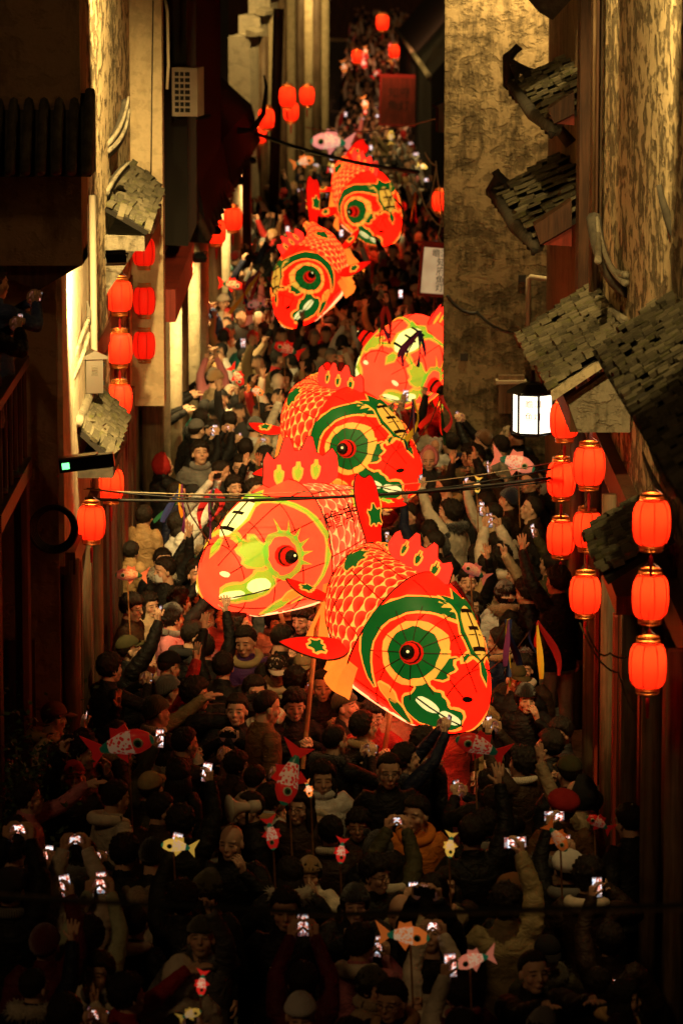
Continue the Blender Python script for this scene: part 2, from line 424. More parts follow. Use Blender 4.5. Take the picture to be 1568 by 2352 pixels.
def make_fish(name, style, label, skirt=True, pole=(0, 0), text=None, energy=2.2):
    A = style == 'a'
    root = empty(name); tag(root, label, 'fish lantern', 'large glowing fish lanterns paraded down the street')
    skin = 'fish_skin_a' if A else 'fish_skin_b'; green = 'fish_green' if A else 'fish_lime'; red = 'fish_red' if A else 'fish_coral'
    # body, lofted rings with a stepped gill edge
    ss = np.concatenate([np.linspace(0, .419, 12), np.linspace(.421, 1, 16)]); na = 36
    aa = np.linspace(0, 2 * PI, na + 1)
    V = fish_surf(ss[:, None], aa[None, :]).reshape(-1, 3); k = na + 1
    F = [(i * k + j, (i + 1) * k + j, (i + 1) * k + j + 1, i * k + j + 1) for i in range(len(ss) - 1) for j in range(na)]
    n0 = len(V); V = np.vstack([V, [[.05, 0, -.15], [-FL - .02, 0, .15]]])
    F += [(n0, j, j + 1) for j in range(na)] + [(n0 + 1, (len(ss) - 1) * k + j + 1, (len(ss) - 1) * k + j) for j in range(na)]
    me = pydata('body', V, F); uvl = me.uv_layers.new(name='UVMap')
    SU = np.concatenate([np.repeat(ss, k), [0, 1]]); AV = np.concatenate([np.tile(aa / (2 * PI), len(ss)), [.5, .5]])
    li = np.empty(len(me.loops), int); me.loops.foreach_get('vertex_index', li)
    uvl.data.foreach_set('uv', np.stack([SU[li], AV[li]], -1).ravel())
    body = mesh_obj('body', me, skin, root)
    # bamboo and wire frame showing through the paper
    for s_ in (.07, .17, .29, .419, .56, .70, .84):
        mb = MB(); mb.tube([Vector(p) for p in fish_surf(np.full(33, s_), np.linspace(0, 2 * PI, 33), .004)], .0055, 4, cap=False); mb.obj('frame_hoop', 'wire', root)
    for a_ in (.55, 1.15, 1.75, 2.4):
        for sd_ in (-1, 1):
            mb = MB(); mb.tube([Vector(p) for p in fish_surf(np.linspace(.02, .98, 26), np.full(26, sd_ * a_), .004)], .005, 4); mb.obj('frame_rod', 'wire', root)
    for sd_ in (-1, 1):
        mp = lambda x, z, off, sd_=sd_: side_map(x, z, sd_, off)
        ex, ez = (.50, .06) if A else (.47, .04)
        if A:
            outlined(root, 'gill_crescent', cresc(ex, ez, .30, .415, math.radians(205 - 180 - 95), math.radians(155)), mp, green, w=.014)
            decal(root, 'eye_ring', circ(ex, ez, .235), mp, .020, 'fish_yellow')
            decal(root, 'iris', circ(ex, ez, .185), mp, .026, green)
        else:
            outlined(root, 'gill_line', cresc(ex, ez, .395, .43, math.radians(-80), math.radians(120)), mp, green, w=.008)
            decal(root, 'eye_ring', circ(ex, ez, .165, r2=.19), mp, .020, green)
            decal(root, 'iris', circ(ex - .01, ez, .12, r2=.145), mp, .026, 'fish_coral')
            for q in range(6):
                an = math.radians(-30 + 22 * q); lp = [(ex + .15 * math.cos(an - .1), ez + .17 * math.sin(an - .1)), (ex + .26 * math.cos(an + .06), ez + .28 * math.sin(an + .06)), (ex + .15 * math.cos(an + .14), ez + .17 * math.sin(an + .14))]
                decal(root, 'eyelash', lp, mp, .022, green)
        for q in range(12 if A else 0):
            an = 2 * PI * q / 12
            pl = [mp(np.array([ex + r_ * math.cos(an)]), np.array([ez + r_ * math.sin(an)]), .031)[0] for r_ in (.07, .13, .19, .25, .33)]
            mb = MB(); mb.tube([Vector(p) for p in pl], .004, 4); mb.obj('eye_spoke', 'wire', root)
        # stalked pupil: a stepped cone
        pc = Vector(mp(np.array([ex]), np.array([ez]), 0.02)[0]); nrm = Vector((.12, sd_, .12 if A else .05)).normalized()
        q4 = nrm.to_track_quat('Z', 'Y').to_matrix().to_4x4(); q4.translation = pc
        for nm, mt, prof in (('pupil_base', 'fish_fin', [(.085, -.03), (.088, .035)]), ('pupil_ring', 'ink', [(.08, .035), (.077, .065)]), ('pupil_band', 'fish_fin', [(.074, .065), (.06, .115)]), ('pupil', 'ink', [(.057, .115), (.045, .15), (.02, .16)])):
            mb = MB(); mb.lathe(prof, 12); o = mb.obj(nm, mt, root, False); o.data.transform(q4)
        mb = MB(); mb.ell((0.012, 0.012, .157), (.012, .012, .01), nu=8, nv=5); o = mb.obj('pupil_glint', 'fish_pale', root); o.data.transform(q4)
        # mouth with lips and teeth
        lip = smooth_poly([(-.0, -.24), (.02, -.10), (.10, -.16), (.17, -.06), (.25, -.10), (.34, -.02), (.37, -.10), (.33, -.17), (.42, -.27), (.30, -.37), (.17, -.34), (.08, -.31)] if A else
                          [(.0, -.20), (.03, -.10), (.14, -.13), (.22, -.04), (.31, -.05), (.36, -.01), (.35, -.10), (.37, -.17), (.27, -.25), (.14, -.25), (.05, -.26)], 2)
        outlined(root, 'lip', lip, mp, green, w=.018, off=.012, step=.04)
        for tp in ((circ(.075, -.20, .062, 14, .04), circ(.225, -.195, .085, 14, .042)) if A else (circ(.07, -.19, .07, 14, .035), circ(.24, -.15, .085, 14, .06))):
            decal(root, 'tooth_row', tp, mp, .019, 'fish_pale', .04)
        mb = MB(); mb.tube([Vector(mp(np.array([x_]), np.array([z_]), .023)[0]) for x_, z_ in ((.0, -.21), (.1, -.205), (.2, -.2), (.31, -.19))], .006, 4); mb.obj('mouth_line', 'ink', root)
        # painted flames, curls and nostrils
        outlined(root, 'flame_marking', smooth_poly(xf(FLAME, .20 if A else .16, .02 if A else .02, 1.0 if A else 1.15), 1), mp, green, w=.014)
        outlined(root, 'cheek_marking', smooth_poly(xf(LEAF, .42, -.33, 1.0, .15), 2), mp, 'fish_orange', w=.014)
        outlined(root, 'chin_marking', smooth_poly(xf(LEAF, .30, -.42, 1.1, .3), 2), mp, green, w=.012)
        outlined(root, 'brow_curl', cresc(.17, .25, .05, .085, math.radians(-60), math.radians(170)), mp, green, w=.014)
        decal(root, 'nostril', circ(.05, -.03, .022, 10), mp, .014, 'ink' if A else 'fish_pale')
        outlined(root, 'cloud_marking', smooth_poly([(x * 1.5, z) for x, z in xf(FLAME, .85, .16, .85, .3)], 2), mp, green, w=.010)
        outlined(root, 'tail_band', [(1.98, .30), (2.13, .34), (2.13, -.05), (1.98, -.05), (2.04, .12)], mp, green, w=.012)
        # pectoral and belly fins
        for nm, (px, pz), tilt, sz in (('pectoral_fin', (.98, -.26), -.75, .36), ('belly_fin', (1.45, -.17), -.30, .32)):
            p0 = Vector(side_map(np.array([px]), np.array([pz]), sd_, -.02)[0])
            ax = Vector((-.55, sd_ * .75, tilt)).normalized(); nz = ax.cross(Vector((1, 0, 0))).normalized(); ay = nz.cross(ax)
            M = basis(p0, ax, ay, nz)
            fo = fin(root, nm, [(0, -.05), (0, .05), (sz * .4, .10), (sz * .8, .06), (sz * 1.2, -.03), (sz * 1.22, -.05), (sz * .85, -.09), (sz * .4, -.09)], .02, 'fish_fin', M)
            fin_emblem(fo, smooth_poly(xf(EMBLEM, sz * .58, .0, .5, PI / 2), 1), M, .026, green)
    # forehead shield with the character for king
    tm = lambda x, y, off: top_map(x, y, off)
    sh = xf([(-.20, 0), (-.13, .12), (0, .17), (.14, .13), (.30, .20), (.24, .08), (.33, 0), (.24, -.08), (.30, -.20), (.14, -.13), (0, -.17), (-.13, -.12)], .37, 0, 1.0 if A else .86)
    outlined(root, 'forehead_shield', sh, tm, green, w=.016, off=.014)
    decal(root, 'forehead_disc', circ(.37, 0, .175, 24, .125), tm, .020, 'fish_yellow' if A else 'fish_pale')
    for st in WANG:
        decal(root, 'character_stroke', [(.37 + z * .9, y * .72) for y, z in st], tm, .026, 'ink')
    outlined(root, 'snout_marking', xf([(0, 0), (.06, .05), (.12, .03), (.12, -.03), (.06, -.05)], .06, 0), tm, green, w=.01)
    # gold words along the flank
    if text:
        for i, ch in enumerate(text):
            tme = text_mesh(ch, .155); co = np.empty(len(tme.vertices) * 3); tme.vertices.foreach_get('co', co); co = co.reshape(-1, 3)
            sdx = 1
            for sd_ in (1, -1):
                q = tme.copy(); p = side_map(1.0 + i * .135 + (-co[:, 0] if sd_ < 0 else co[:, 0]), .17 + co[:, 1], sd_, .012)
                q.vertices.foreach_set('co', p.ravel()); q.update(); mesh_obj('character', q, 'ink', root)
    # dorsal fin, tail fin
    M = basis(Vector((-1.0 if A else -.92, 0, .46)), Vector((-1, 0, -.12)).normalized(), Vector((-.12, 0, 1)).normalized(), Vector((0, 1, 0)))
    fo = fin(root, 'dorsal_fin', [(x, z * (.62 if A else 1.0)) for x, z in [(-.28, -.05), (-.24, .34), (-.12, .20), (-.03, .46), (.06, .22), (.18, .44), (.26, .18), (.46, .30), (.50, -.06)]], .014, 'fish_fin_hi', M)
    for q in range(3):
        fin_emblem(fo, smooth_poly(xf([(0, 0), (-.03, .06), (-.02, .13), (0, .09), (.015, .18), (.03, .08), (.05, .12), (.04, .04)], -.13 + q * .17, .03, .7 if A else 1.0), 1), M, .02, green)
    root['green'] = green
    # white belly opening and hanging cloth
    bl = [(.34, 0)] + [(.95 + .6 * math.cos(q), .25 * math.sin(q)) for q in np.linspace(2.6, -2.6, 15)]
    v2, f = fill2d(smooth_poly(bl, 1), .08)
    bz = fish_surf(v2[:, 0] / FL, np.pi - np.arcsin(np.clip(v2[:, 1] / .46, -.9, .9)), .016)
    mesh_obj('belly_panel', pydata('belly_panel', bz, f), 'fish_pale', root)
    if skirt:
        for (x0, x1, sd_, ln) in ((1.15, .80, 1, .30), (1.95, 1.30, 1, .52), (1.15, .80, -1, .30), (1.95, 1.30, -1, .52)):
            nx, nz_ = 10, 8; V = []
            for j in range(nz_):
                for i in range(nx):
                    u = i / (nx - 1); w_ = j / (nz_ - 1); x = x0 + (x1 - x0) * u
                    p = Vector(side_map(np.array([x]), np.array([-.30 if x < 1.3 else -.16]), sd_, .0)[0])
                    V.append(p + Vector((.03 * math.sin(5 * u + 2 * w_), sd_ * (.04 * math.sin(9 * u + x0 * 3) * w_ - .06 * w_), -ln * w_ * (1 - .18 * abs(math.sin(3 * u + x0))))))
            F = [(j * nx + i, j * nx + i + 1, (j + 1) * nx + i + 1, (j + 1) * nx + i) for j in range(nz_ - 1) for i in range(nx - 1)]
            o = mesh_obj('cloth_skirt', pydata('cloth_skirt', V, F), 'fish_orange', root)
    bulb(root, (-.45, 0, -.05), energy); bulb(root, (-1.05, 0, 0), energy * .8); bulb(root, (-1.6, 0, .05), energy * .4)
    return root
def pose_fish(root, head_px, Y, f, up, scale=1.0, f_tail=None, tail_dir=(0, 1, 0), tail_face=(1, 0, 1), tail_size=.8, ref=(-.5, 0, 0)):
    """head_px: photograph position of the fish's head centre; f, up: forward and up in camera terms (right, up, toward);
    f_tail: the forward direction at the tail, so that the jointed body curls behind the head"""
    F = cvec(*f); U = cvec(*up); L = U.cross(F).normalized(); U = F.cross(L).normalized()
    R3 = Matrix((F, L, U)).transposed()
    if f_tail is not None:
        ft = R3.transposed() @ cvec(*f_tail); q = Vector((1, 0, 0)).rotation_difference(ft)
        ax, ang = q.to_axis_angle(); x0, x1 = -.85, -FL; n = 40
        fr = [(Vector((x0, 0, 0)), Matrix.Identity(3))]; st = (x0 - x1) / n
        for i in range(n + 20):
            P, Rm = fr[-1]; k = min(1.0, (i + 1) / n); fr.append((P + Rm @ Vector((-st, 0, 0)), Matrix.Rotation(ang * k, 3, ax)))
        PP = np.array([p for p, _ in fr]); RR = np.array([[list(r) for r in m] for _, m in fr])
        for o in root.children_recursive:
            if o.type == 'LIGHT': co = np.array([o.location])
            elif o.type == 'MESH':
                co = np.empty(len(o.data.vertices) * 3); o.data.vertices.foreach_get('co', co); co = co.reshape(-1, 3)
            else: continue
            t = np.clip((x0 - co[:, 0]) / st, 0, n + 19.5); i = t.astype(int); g = co[:, 0] < x0
            w = (t - i)[:, None]
            R_ = RR[i] * (1 - w[:, :, None]) + RR[i + 1] * w[:, :, None]; P_ = PP[i] * (1 - w) + PP[i + 1] * w
            rest = x0 - co[:, 0] - t * st; loc = np.stack([-rest, co[:, 1], co[:, 2]], -1)
            nw = P_ + np.einsum('nij,nj->ni', R_, loc); co = np.where(g[:, None], nw, co)
            if o.type == 'LIGHT': o.location = co[0]
            else: o.data.vertices.foreach_set('co', co.ravel()); o.data.update()
    green = root['green']; del root['green']
    Pe, Re = fr[n]; base = Pe + Re @ Vector((.10, 0, .15))
    td = (R3.transposed() @ cvec(*tail_dir)).normalized(); tn = R3.transposed() @ cvec(*tail_face); tn = (tn - td * tn.dot(td)).normalized(); tu = tn.cross(td)
    Mt = basis(base, td * tail_size, tu * tail_size, tn * tail_size)
    fo = fin(root, 'tail_fin', [(-.12, -.14), (.15, -.12), (.40, -.19), (.72, -.21), (.90, -.13), (.84, 0), (.94, .12), (.74, .22), (.40, .19), (.15, .12), (-.12, .14)], .06, 'fish_fin', Mt)
    fin_emblem(fo, smooth_poly(xf(EMBLEM, .46, .0, 1.15, PI / 2), 1), Mt, .066, green)
    M = R3.to_4x4() @ Matrix.Diagonal((scale, scale, scale, 1))
    P = W(*head_px, Y); M.translation = P - (M.to_3x3() @ Vector(ref))
    root.matrix_world = M
    dn = (R3.transposed() @ Vector((0, 0, -1)))
    sx = dn.orthogonal().normalized(); sy = dn.cross(sx)
    rb = ['ribbon_red', 'ribbon_green', 'ribbon_yellow', 'ribbon_blue', 'ribbon_purple', 'ribbon_red']
    R = random.Random(head_px[0])
    for sd_ in (-1, 1):
        a0 = Vector(top_map(np.array([.16]), np.array([sd_ * .14]), 0)[0]); a1 = a0 + Vector((.14, sd_ * .10, .40)) - dn * .12
        mb = MB(); mb.tube([a0, (a0 + a1) / 2 + Vector((.04, 0, 0)), a1], .006, 5); mb.obj('whisker_rod', 'wire', root)
        for q in range(4):
            mb = MB(); an = R.uniform(0, 6.28); L_ = R.uniform(.25, .5); nseg = 9; am = R.uniform(.03, .10); ph = R.uniform(0, 6)
            pts = [a1 + (sx * math.cos(an) + sy * math.sin(an)) * (am * math.sin(w * 3.5 + ph) - am * math.sin(ph) + w * .10) + dn * (L_ * w) for w in np.linspace(0, 1, nseg)]
            mb.tube(pts, [.018 + .01 * math.sin(w * 5 + ph) for w in np.linspace(0, 1, nseg)], 4, ry=[.0035] * nseg); mb.obj('ribbon', rb[(q + R.randrange(5)) % 6], root)
    return M
FISH = {}
FISH['f1'] = make_fish('fish_lantern', 'a', 'big red and green fish lantern diving with its tail fin raised, foremost in the parade')
FISH['f2'] = make_fish('fish_lantern', 'b', 'big coral fish lantern with black writing on its flank and a small lashed eye', text='瞻淇魚燈')
FISH['f3'] = make_fish('fish_lantern', 'a', 'big red fish lantern with round green eye directly behind the coral one with writing')
FISH['f4'] = make_fish('fish_lantern', 'b', 'big coral fish lantern seen head on beside the tall plaster wall corner')
FISH['f5'] = make_fish('fish_lantern', 'a', 'dark red scaled fish lantern with upright tail fin beside the lit white columns')
FISH['f6'] = make_fish('fish_lantern', 'a', 'bright red fish lantern held high, rearmost of the large ones')
MF = {}
MF['f1'] = pose_fish(FISH['f1'], (1000, 1518), 32.8, (.72, -.56, .42), (.62, .70, .30), 1.18, (-.50, .06, .87), (-.16, 1, 0), (.9, .2, .7), .72)
MF['f2'] = pose_fish(FISH['f2'], (590, 1272), 37.2, (-.80, -.25, .55), (-.46, .77, .43), 1.22, (-.12, .06, 1), (.6, .1, -.8), (0, 1, .6), .5)
MF['f3'] = pose_fish(FISH['f3'], (855, 1038), 44.4, (.80, -.30, .50), (.45, .80, .38), 1.24, (-.5, -.25, .83), (.3, .3, -.9), (1, 0, .3), .6)
MF['f4'] = pose_fish(FISH['f4'], (918, 838), 52.5, (-.45, -.18, .86), (.42, .80, .42), 1.24, (-.40, -.35, .84), (.6, .5, -.5), (-.4, .5, .7), .7)
MF['f5'] = pose_fish(FISH['f5'], (684, 668), 62.0, (-.54, -.66, .52), (-.58, .80, .06), 1.12, (.45, -.30, .85), (.0, 1, -.1), (.9, 0, .6), .85)
MF['f6'] = pose_fish(FISH['f6'], (862, 488), 76.0, (.55, -.62, .56), (.42, .62, .66), 1.25, (-.1, -.1, .98), (.7, .7, -.3), (.2, .2, 1), .6)
# ------------------------------------------------------------------ people
def remeshed(mb, voxel, smooth_it=2):
    me = mb.mesh('tmp'); o = bpy.data.objects.new('tmp', me); COL.objects.link(o)
    r = o.modifiers.new('r', 'REMESH'); r.mode = 'VOXEL'; r.voxel_size = voxel
    if smooth_it:
        q = o.modifiers.new('s', 'SMOOTH'); q.iterations = smooth_it; q.factor = .5
    dg = bpy.context.evaluated_depsgraph_get(); dg.update()
    out = bpy.data.meshes.new_from_object(o.evaluated_get(dg))
    bpy.data.objects.remove(o); bpy.data.meshes.remove(me)
    n = len(out.vertices); v = np.empty(n * 3); out.vertices.foreach_get('co', v); v = v.reshape(-1, 3)
    f = [tuple(p.vertices) for p in out.polygons]
    bpy.data.meshes.remove(out)
    return v, f
# skin: features are drawn from head-local coordinates stored on the mesh, so eyes, brows and lips stay crisp
def face_skin():
    m, t = newmat('skin')
    at = t.node('ShaderNodeAttribute', attribute_name='hl'); hl = X(t, at.outputs['Vector'])
    x, y, z = t.sep(hl); ax = x.abs(); front = y.gt(.035)
    def ellm(cx, cz, rx, rz, soft=.35):
        a = (ax - cx) / rx; b = (z - cz) / rz
        return t.smooth((a * a + b * b).sqrt(), 1.0 + soft, 1.0 - soft) * front
    n, _ = t.noise(t.obj, 9, 3); tone = t.mix(t.orand, (.56, .33, .21), (.70, .46, .32))
    base = t.mix(t.smooth(n, .35, .7) * .35, tone, (.55, .24, .16))
    cheek = ellm(.045, -.035, .03, .025, .8)
    base = t.mix(cheek * .35, base, (.58, .20, .14))
    base = t.mix(ellm(.032, .003, .022, .012, .7) * .22, base, (.20, .10, .07))
    base = t.mix(ellm(.032, -.001, .0145, .0048, .4) * .9, base, (.03, .018, .014))
    base = t.mix(ellm(.034, .024, .022, .0052, .5) * .85, base, (.03, .02, .015))
    base = t.mix(ellm(0.0, -.066, .018, .008, .5) * .7, base, (.32, .09, .07))
    base = t.mix(ellm(0.0, -.066, .015, .0020, .5) * .6, base, (.08, .02, .02))
    base = t.mix(ellm(.010, -.034, .007, .004, .6) * .7, base, (.12, .05, .04))
    p = prin(t, base, .5, spec=.35)
    p.inputs['Subsurface Weight'].default_value = 0.0
face_skin()
def cloth_mat(name, mode):
    m, t = newmat(name)
    n, _ = t.noise(t.obj, 7, 4, .6); nf, _ = t.noise(t.obj, 55, 3, .6)
    k = .72 + n * .5
    cc = t.mix(1.0, t.ocol, t.mix(t.smooth(n, .3, .75), (.62, .62, .62), (1.1, 1.1, 1.1)), 'MULTIPLY')
    if mode == 'trousers': cc = t.mix(1.0, t.ocol, (.25, .27, .34), 'MULTIPLY'); 
    w, _ = t.noise(t.mapping(t.obj, (1.6, 1.6, 2.4)), 6, 4, .6, .8)
    nm = t.bump(w * 1.0 + nf * .06, .8, .04)
    prin(t, cc, .55 if mode == 'jacket' else .85, normal=nm, spec=.2)
cloth_mat('jacket', 'jacket'); cloth_mat('trousers', 'trousers')
simple('shoe', (.03, .028, .027), .6)
m, t = newmat('hair')
h1, _ = t.noise(t.mapping(t.obj, (60, 60, 9)), 2.2, 3, .6)
prin(t, t.mix(h1, (.006, .005, .004), (.030, .020, .014)), t.ramp(h1, [(0, .55), (1, .35)]), normal=t.bump(h1, .8, .015), spec=.22)
m, t = newmat('knit')
x_, y_, z_ = t.sep(t.obj); an = t.m('ARCTAN2', x_, y_); rib = t.m('SINE', an * 46.0)
nn, _ = t.noise(t.obj, 90, 2)
prin(t, t.mix(1.0, t.ocol, t.ramp(rib * .5 + .5, [(0, .7), (1, 1.0)]), 'MULTIPLY'), .95, normal=t.bump(rib * .5 + nn, .6, .012), spec=.1, sheen=.3)
m, t = newmat('plain_cloth')
nn, _ = t.noise(t.obj, 20, 4); prin(t, t.mix(1.0, t.ocol, t.ramp(nn, [(.25, .75), (.8, 1.05)]), 'MULTIPLY'), .85, normal=t.bump(nn, .4, .015), spec=.2)
m, t = newmat('fur')
nn, _ = t.noise(t.obj, 60, 4, .7); prin(t, t.mix(1.0, t.ocol, t.ramp(nn, [(.3, .45), (.7, 1.15)]), 'MULTIPLY'), .95, normal=t.bump(nn, 1.0, .03), spec=.1, sheen=.4)
simple('metal_dark', (.02, .02, .022), .35, .6)
simple('mask_white', (.62, .62, .62), .8)
simple('mask_blue', (.35, .48, .60), .8)

def head_prims(mb, female=False, mouth=False):
    w = .97 if female else 1.0
    mb.ell((0, -.008, .030), (.077 * w, .096, .092), nu=24, nv=16)            # skull
    mb.ell((0, .012, -.035), (.064 * w, .074, .083), nu=24, nv=16)           # face
    mb.ell((0, .038, -.090), (.040 * w, .042, .034), nu=16, nv=10)           # chin
    mb.ell((0, .088, -.028), (.014, .021, .019), nu=12, nv=8)                # nose tip
    mb.tube([(0, .078, .022), (0, .092, -.018)], [.009, .013], 8)            # bridge
    mb.ell((0, .082, -.068), (.024, .014, .012), nu=12, nv=8)                # lips
    for sx in (-1, 1):
        mb.ell((sx * .034, .067, .026), (.028, .014, .010), nu=12, nv=8)     # brow ridge
        mb.ell((sx * .032, .066, .000), (.019, .014, .015), nu=12, nv=8)     # eyelids
        mb.ell((sx * .042, .052, -.030), (.026, .026, .028), nu=12, nv=8)    # cheek
        mb.ell((sx * .080 * w, -.006, -.012), (.011, .020, .031), nu=10, nv=8)   # ear
    mb.tube([(0, -.022, -.05), (0, -.030, -.16)], [.054, .060], 14)          # neck
_hv = {}
def head_mesh(fem):
    if fem not in _hv:
        mb = MB(); head_prims(mb, fem); _hv[fem] = remeshed(mb, .0062, 1)
    return _hv[fem]
_hand = {}
def hand_mesh(kind):
    """right-handed hand: wrist at the origin, fingers along +Z, palm facing +Y, thumb on -X"""
    if kind in _hand: return _hand[kind]
    mb = MB()
    mb.tube([(0, 0, -.06), (0, 0, -.01)], [.027, .027], 12, ry=[.022, .021])
    mb.tube([(0, 0, -.015), (-.002, .002, .03), (0, .003, .075), (0, .002, .092)], [.026, .036, .042, .038], 14, ry=[.020, .018, .015, .011])
    mb.ell((-.026, .010, .030), (.016, .016, .028), nu=10, nv=8)
    curl = {'open': .12, 'relax': .5, 'grip': 1.25, 'phone': .75}[kind]
    spread = {'open': .12, 'relax': .05, 'grip': .01, 'phone': .05}[kind]
    for i, (fx, ln) in enumerate(((-.031, .074), (-.010, .083), (.011, .077), (.031, .060))):
        p = Vector((fx, .002, .088)); a = 0.0; pts = [Vector((fx * .8, .002, .06)), p]; rr = [.0105, .0105]
        sp = (i - 1.5) * spread
        for j, fr in enumerate((.45, .30, .25)):
            a += curl * (.75 if j == 0 else .95)
            p = p + Vector((math.sin(sp), math.sin(a), math.cos(a))) * (ln * fr); pts.append(p); rr.append(.0098 - .0011 * j)
        mb.tube(pts, rr, 8)
    p = Vector((-.034, .010, .040)); dirs = {'open': (-.85, .10, .6), 'relax': (-.5, .45, .75), 'grip': (.15, .9, .45), 'phone': (-.25, .75, .6)}[kind]
    d = Vector(dirs).normalized(); d2 = (d + Vector((.25, .15, .35))).normalized()
    mb.tube([Vector((-.020, .006, .015)), p, p + d * .034, p + d * .034 + d2 * .028], [.014, .013, .0115, .009], 8)
    _hand[kind] = remeshed(mb, .0046, 1); return _hand[kind]
def frame(dirv, palm):
    z = Vector(dirv).normalized(); y = Vector(palm); y = (y - z * y.dot(z))
    if y.length < 1e-4: y = z.orthogonal()
    y.normalize(); x = y.cross(z)
    return Matrix((x, y, z)).transposed()
def ik(sh, wr, pole, l1=.29, l2=.27):
    sh, wr = Vector(sh), Vector(wr); d = wr - sh; L = min(d.length, (l1 + l2) * .985); u = d.normalized()
    wr = sh + u * L; a = (l1 * l1 - l2 * l2 + L * L) / (2 * L); h = math.sqrt(max(l1 * l1 - a * a, 1e-5))
    pl = Vector(pole); pl = (pl - u * pl.dot(u))
    if pl.length < 1e-4: pl = u.orthogonal()
    return sh + u * a + pl.normalized() * h, wr
BODY = {}
SHL = {-1: Vector((-.185, -.005, 1.395)), 1: Vector((.185, -.005, 1.395))}
def make_body(key, arms, head=(0, 0, 0), puffy=0.0, fem=False, legs=True, lean=0.0, coat=.80, seated=False):
    """arms: {side: (wrist, pole, hand direction, palm direction, hand kind)}; head: yaw, pitch, roll in degrees"""
    mb = MB(); g = 1.0 + .10 * puffy; sw = .93 if fem else 1.0
    if legs:
        for sx in (-1, 1):
            mb.tube([(sx * .095, 0, .88), (sx * .10, .005, .62), (sx * .105, .0, .46), (sx * .105, -.01, .28), (sx * .105, -.01, .09)], [.098, .088, .070, .066, .058], 12)
            mb.tube([(sx * .108, -.055, .045), (sx * .110, .03, .045), (sx * .118, .115, .038), (sx * .120, .165, .032)], [.046, .044, .036, .022], 10, ry=[.040, .042, .046, .032])
    zs = np.concatenate([[coat - .02], np.linspace(coat, 1.36, 17), [1.405, 1.44, 1.465]])
    kz = [.70, .95, 1.10, 1.27, 1.36, 1.405, 1.44, 1.47]; kx = [.205, .192, .180, .205, .200, .165, .110, .075]; ky = [.150, .145, .130, .142, .128, .108, .088, .072]
    rx, ry = [], []
    for z in zs:
        b = .010 * puffy * abs(math.sin((z - coat) * PI / .115)) if z < 1.37 else 0
        rx.append(np.interp(z, kz, kx) * sw * (g if z < 1.40 else 1) + b); ry.append(np.interp(z, kz, ky) * (g if z < 1.40 else 1) + b)
    mb.tube([(0, -.005 + .012 * math.sin(z * 3), z) for z in zs], rx, 20, ry=ry, upv=(1, 0, 0))
    mb.tube([(0, -.01, 1.42), (0, -.012, 1.47), (0, -.005, 1.505 + .01 * puffy)], [.088, .082, .078], 14)     # collar
    hands = {}; extra = []
    for sx in (-1, 1):
        sh = SHL[sx].copy(); sh.x *= sw
        wr, pole, hd, palm, kind = arms[sx]
        el, wr = ik(sh, wr, pole)
        raise_ = max(0, (el.z - sh.z) / .29); sh2 = sh + Vector((-sx * .02 * raise_, 0, .035 * raise_))
        P = []; Rr = []
        for a, b, r0, r1 in ((sh2, el, .078, .062), (el, wr, .060, .045)):
            for q in np.linspace(0, 1, 8)[:-1]:
                P.append(a.lerp(b, q)); Rr.append((r0 + (r1 - r0) * q) * (1 + .12 * puffy) + .009 * puffy * math.sin(q * 7 * PI / 2) ** 2)
        P.append(wr + (wr - el).normalized() * .015); Rr.append(.044 * (1 + .12 * puffy))
        mb.tube([Vector((sx * .11 * sw, -.005, 1.36))] + P, [.075] + Rr, 12)
        hands[sx] = (wr, frame(hd, palm), kind)
    v, f = remeshed(mb, .0155, 3)
    mi = []
    cz = np.array([np.mean([v[i][2] for i in q]) for q in f])
    mi = np.where(cz < .085, 3, np.where(cz < coat - .012, 2, 1)).tolist()
    hl = np.full((len(v), 3), 9.0)
    VV = [v]; FF = list(f); nb = len(v)
    Rh = Euler((math.radians(head[1]), math.radians(head[2]), math.radians(head[0])), 'XYZ').to_matrix()
    Hc = Vector((0, .018 + .02 * math.sin(-math.radians(head[1])), 1.608 - (.03 if fem else 0)))
    hv, hf = head_mesh(fem)
    R_ = np.array(Rh) * 1.08
    VV.append(hv @ R_.T + np.array(Hc)); FF += [tuple(i + nb for i in q) for q in hf]; mi += [0] * len(hf); nb += len(hv)
    HL = [hl, hv]
    for sx in (-1, 1):
        wr, Fm, kind = hands[sx]; dv, df = hand_mesh(kind)
        dv = dv.copy()
        if sx < 0: dv[:, 0] *= -1
        VV.append(dv @ np.array(Fm).T + np.array(wr)); FF += [tuple(i + nb for i in (q if sx > 0 else q[::-1])) for q in df]; mi += [0] * len(df); nb += len(dv); HL.append(np.full((len(dv), 3), 9.0))
    V = np.vstack(VV)
    me = pydata('body_' + key, V, FF)
    for mn in ('skin', 'jacket', 'trousers', 'shoe'): me.materials.append(MATS[mn])
    me.polygons.foreach_set('material_index', mi)
    at = me.attributes.new('hl', 'FLOAT_VECTOR', 'POINT'); at.data.foreach_set('vector', np.vstack(HL).astype(np.float32).ravel())
    MH = Rh.to_4x4() @ Matrix.Diagonal((1.08, 1.08, 1.08, 1)); MH.translation = Hc
    BODY[key] = dict(mesh=me, head=MH, hands=hands, fem=fem)
    return me
D = Vector
down = lambda sx: (D((sx * .27, .03, .86)), D((sx * .3, -1, 0)), D((sx * .05, .08, -1)), D((-sx, .2, 0)), 'relax')
pocket = lambda sx: (D((sx * .17, .17, 1.02)), D((sx, -.5, 0)), D((-sx * .5, .6, -.3)), D((-sx * .6, -.5, -.3)), 'relax')
phone_hi = lambda sx, x=0.0, z=1.86, y=.36: (D((sx * .07 + x, y, z)), D((sx, -.2, -.8)), D((-sx * .15, .12, 1)), D((-sx * .9, .45, 0)), 'phone')
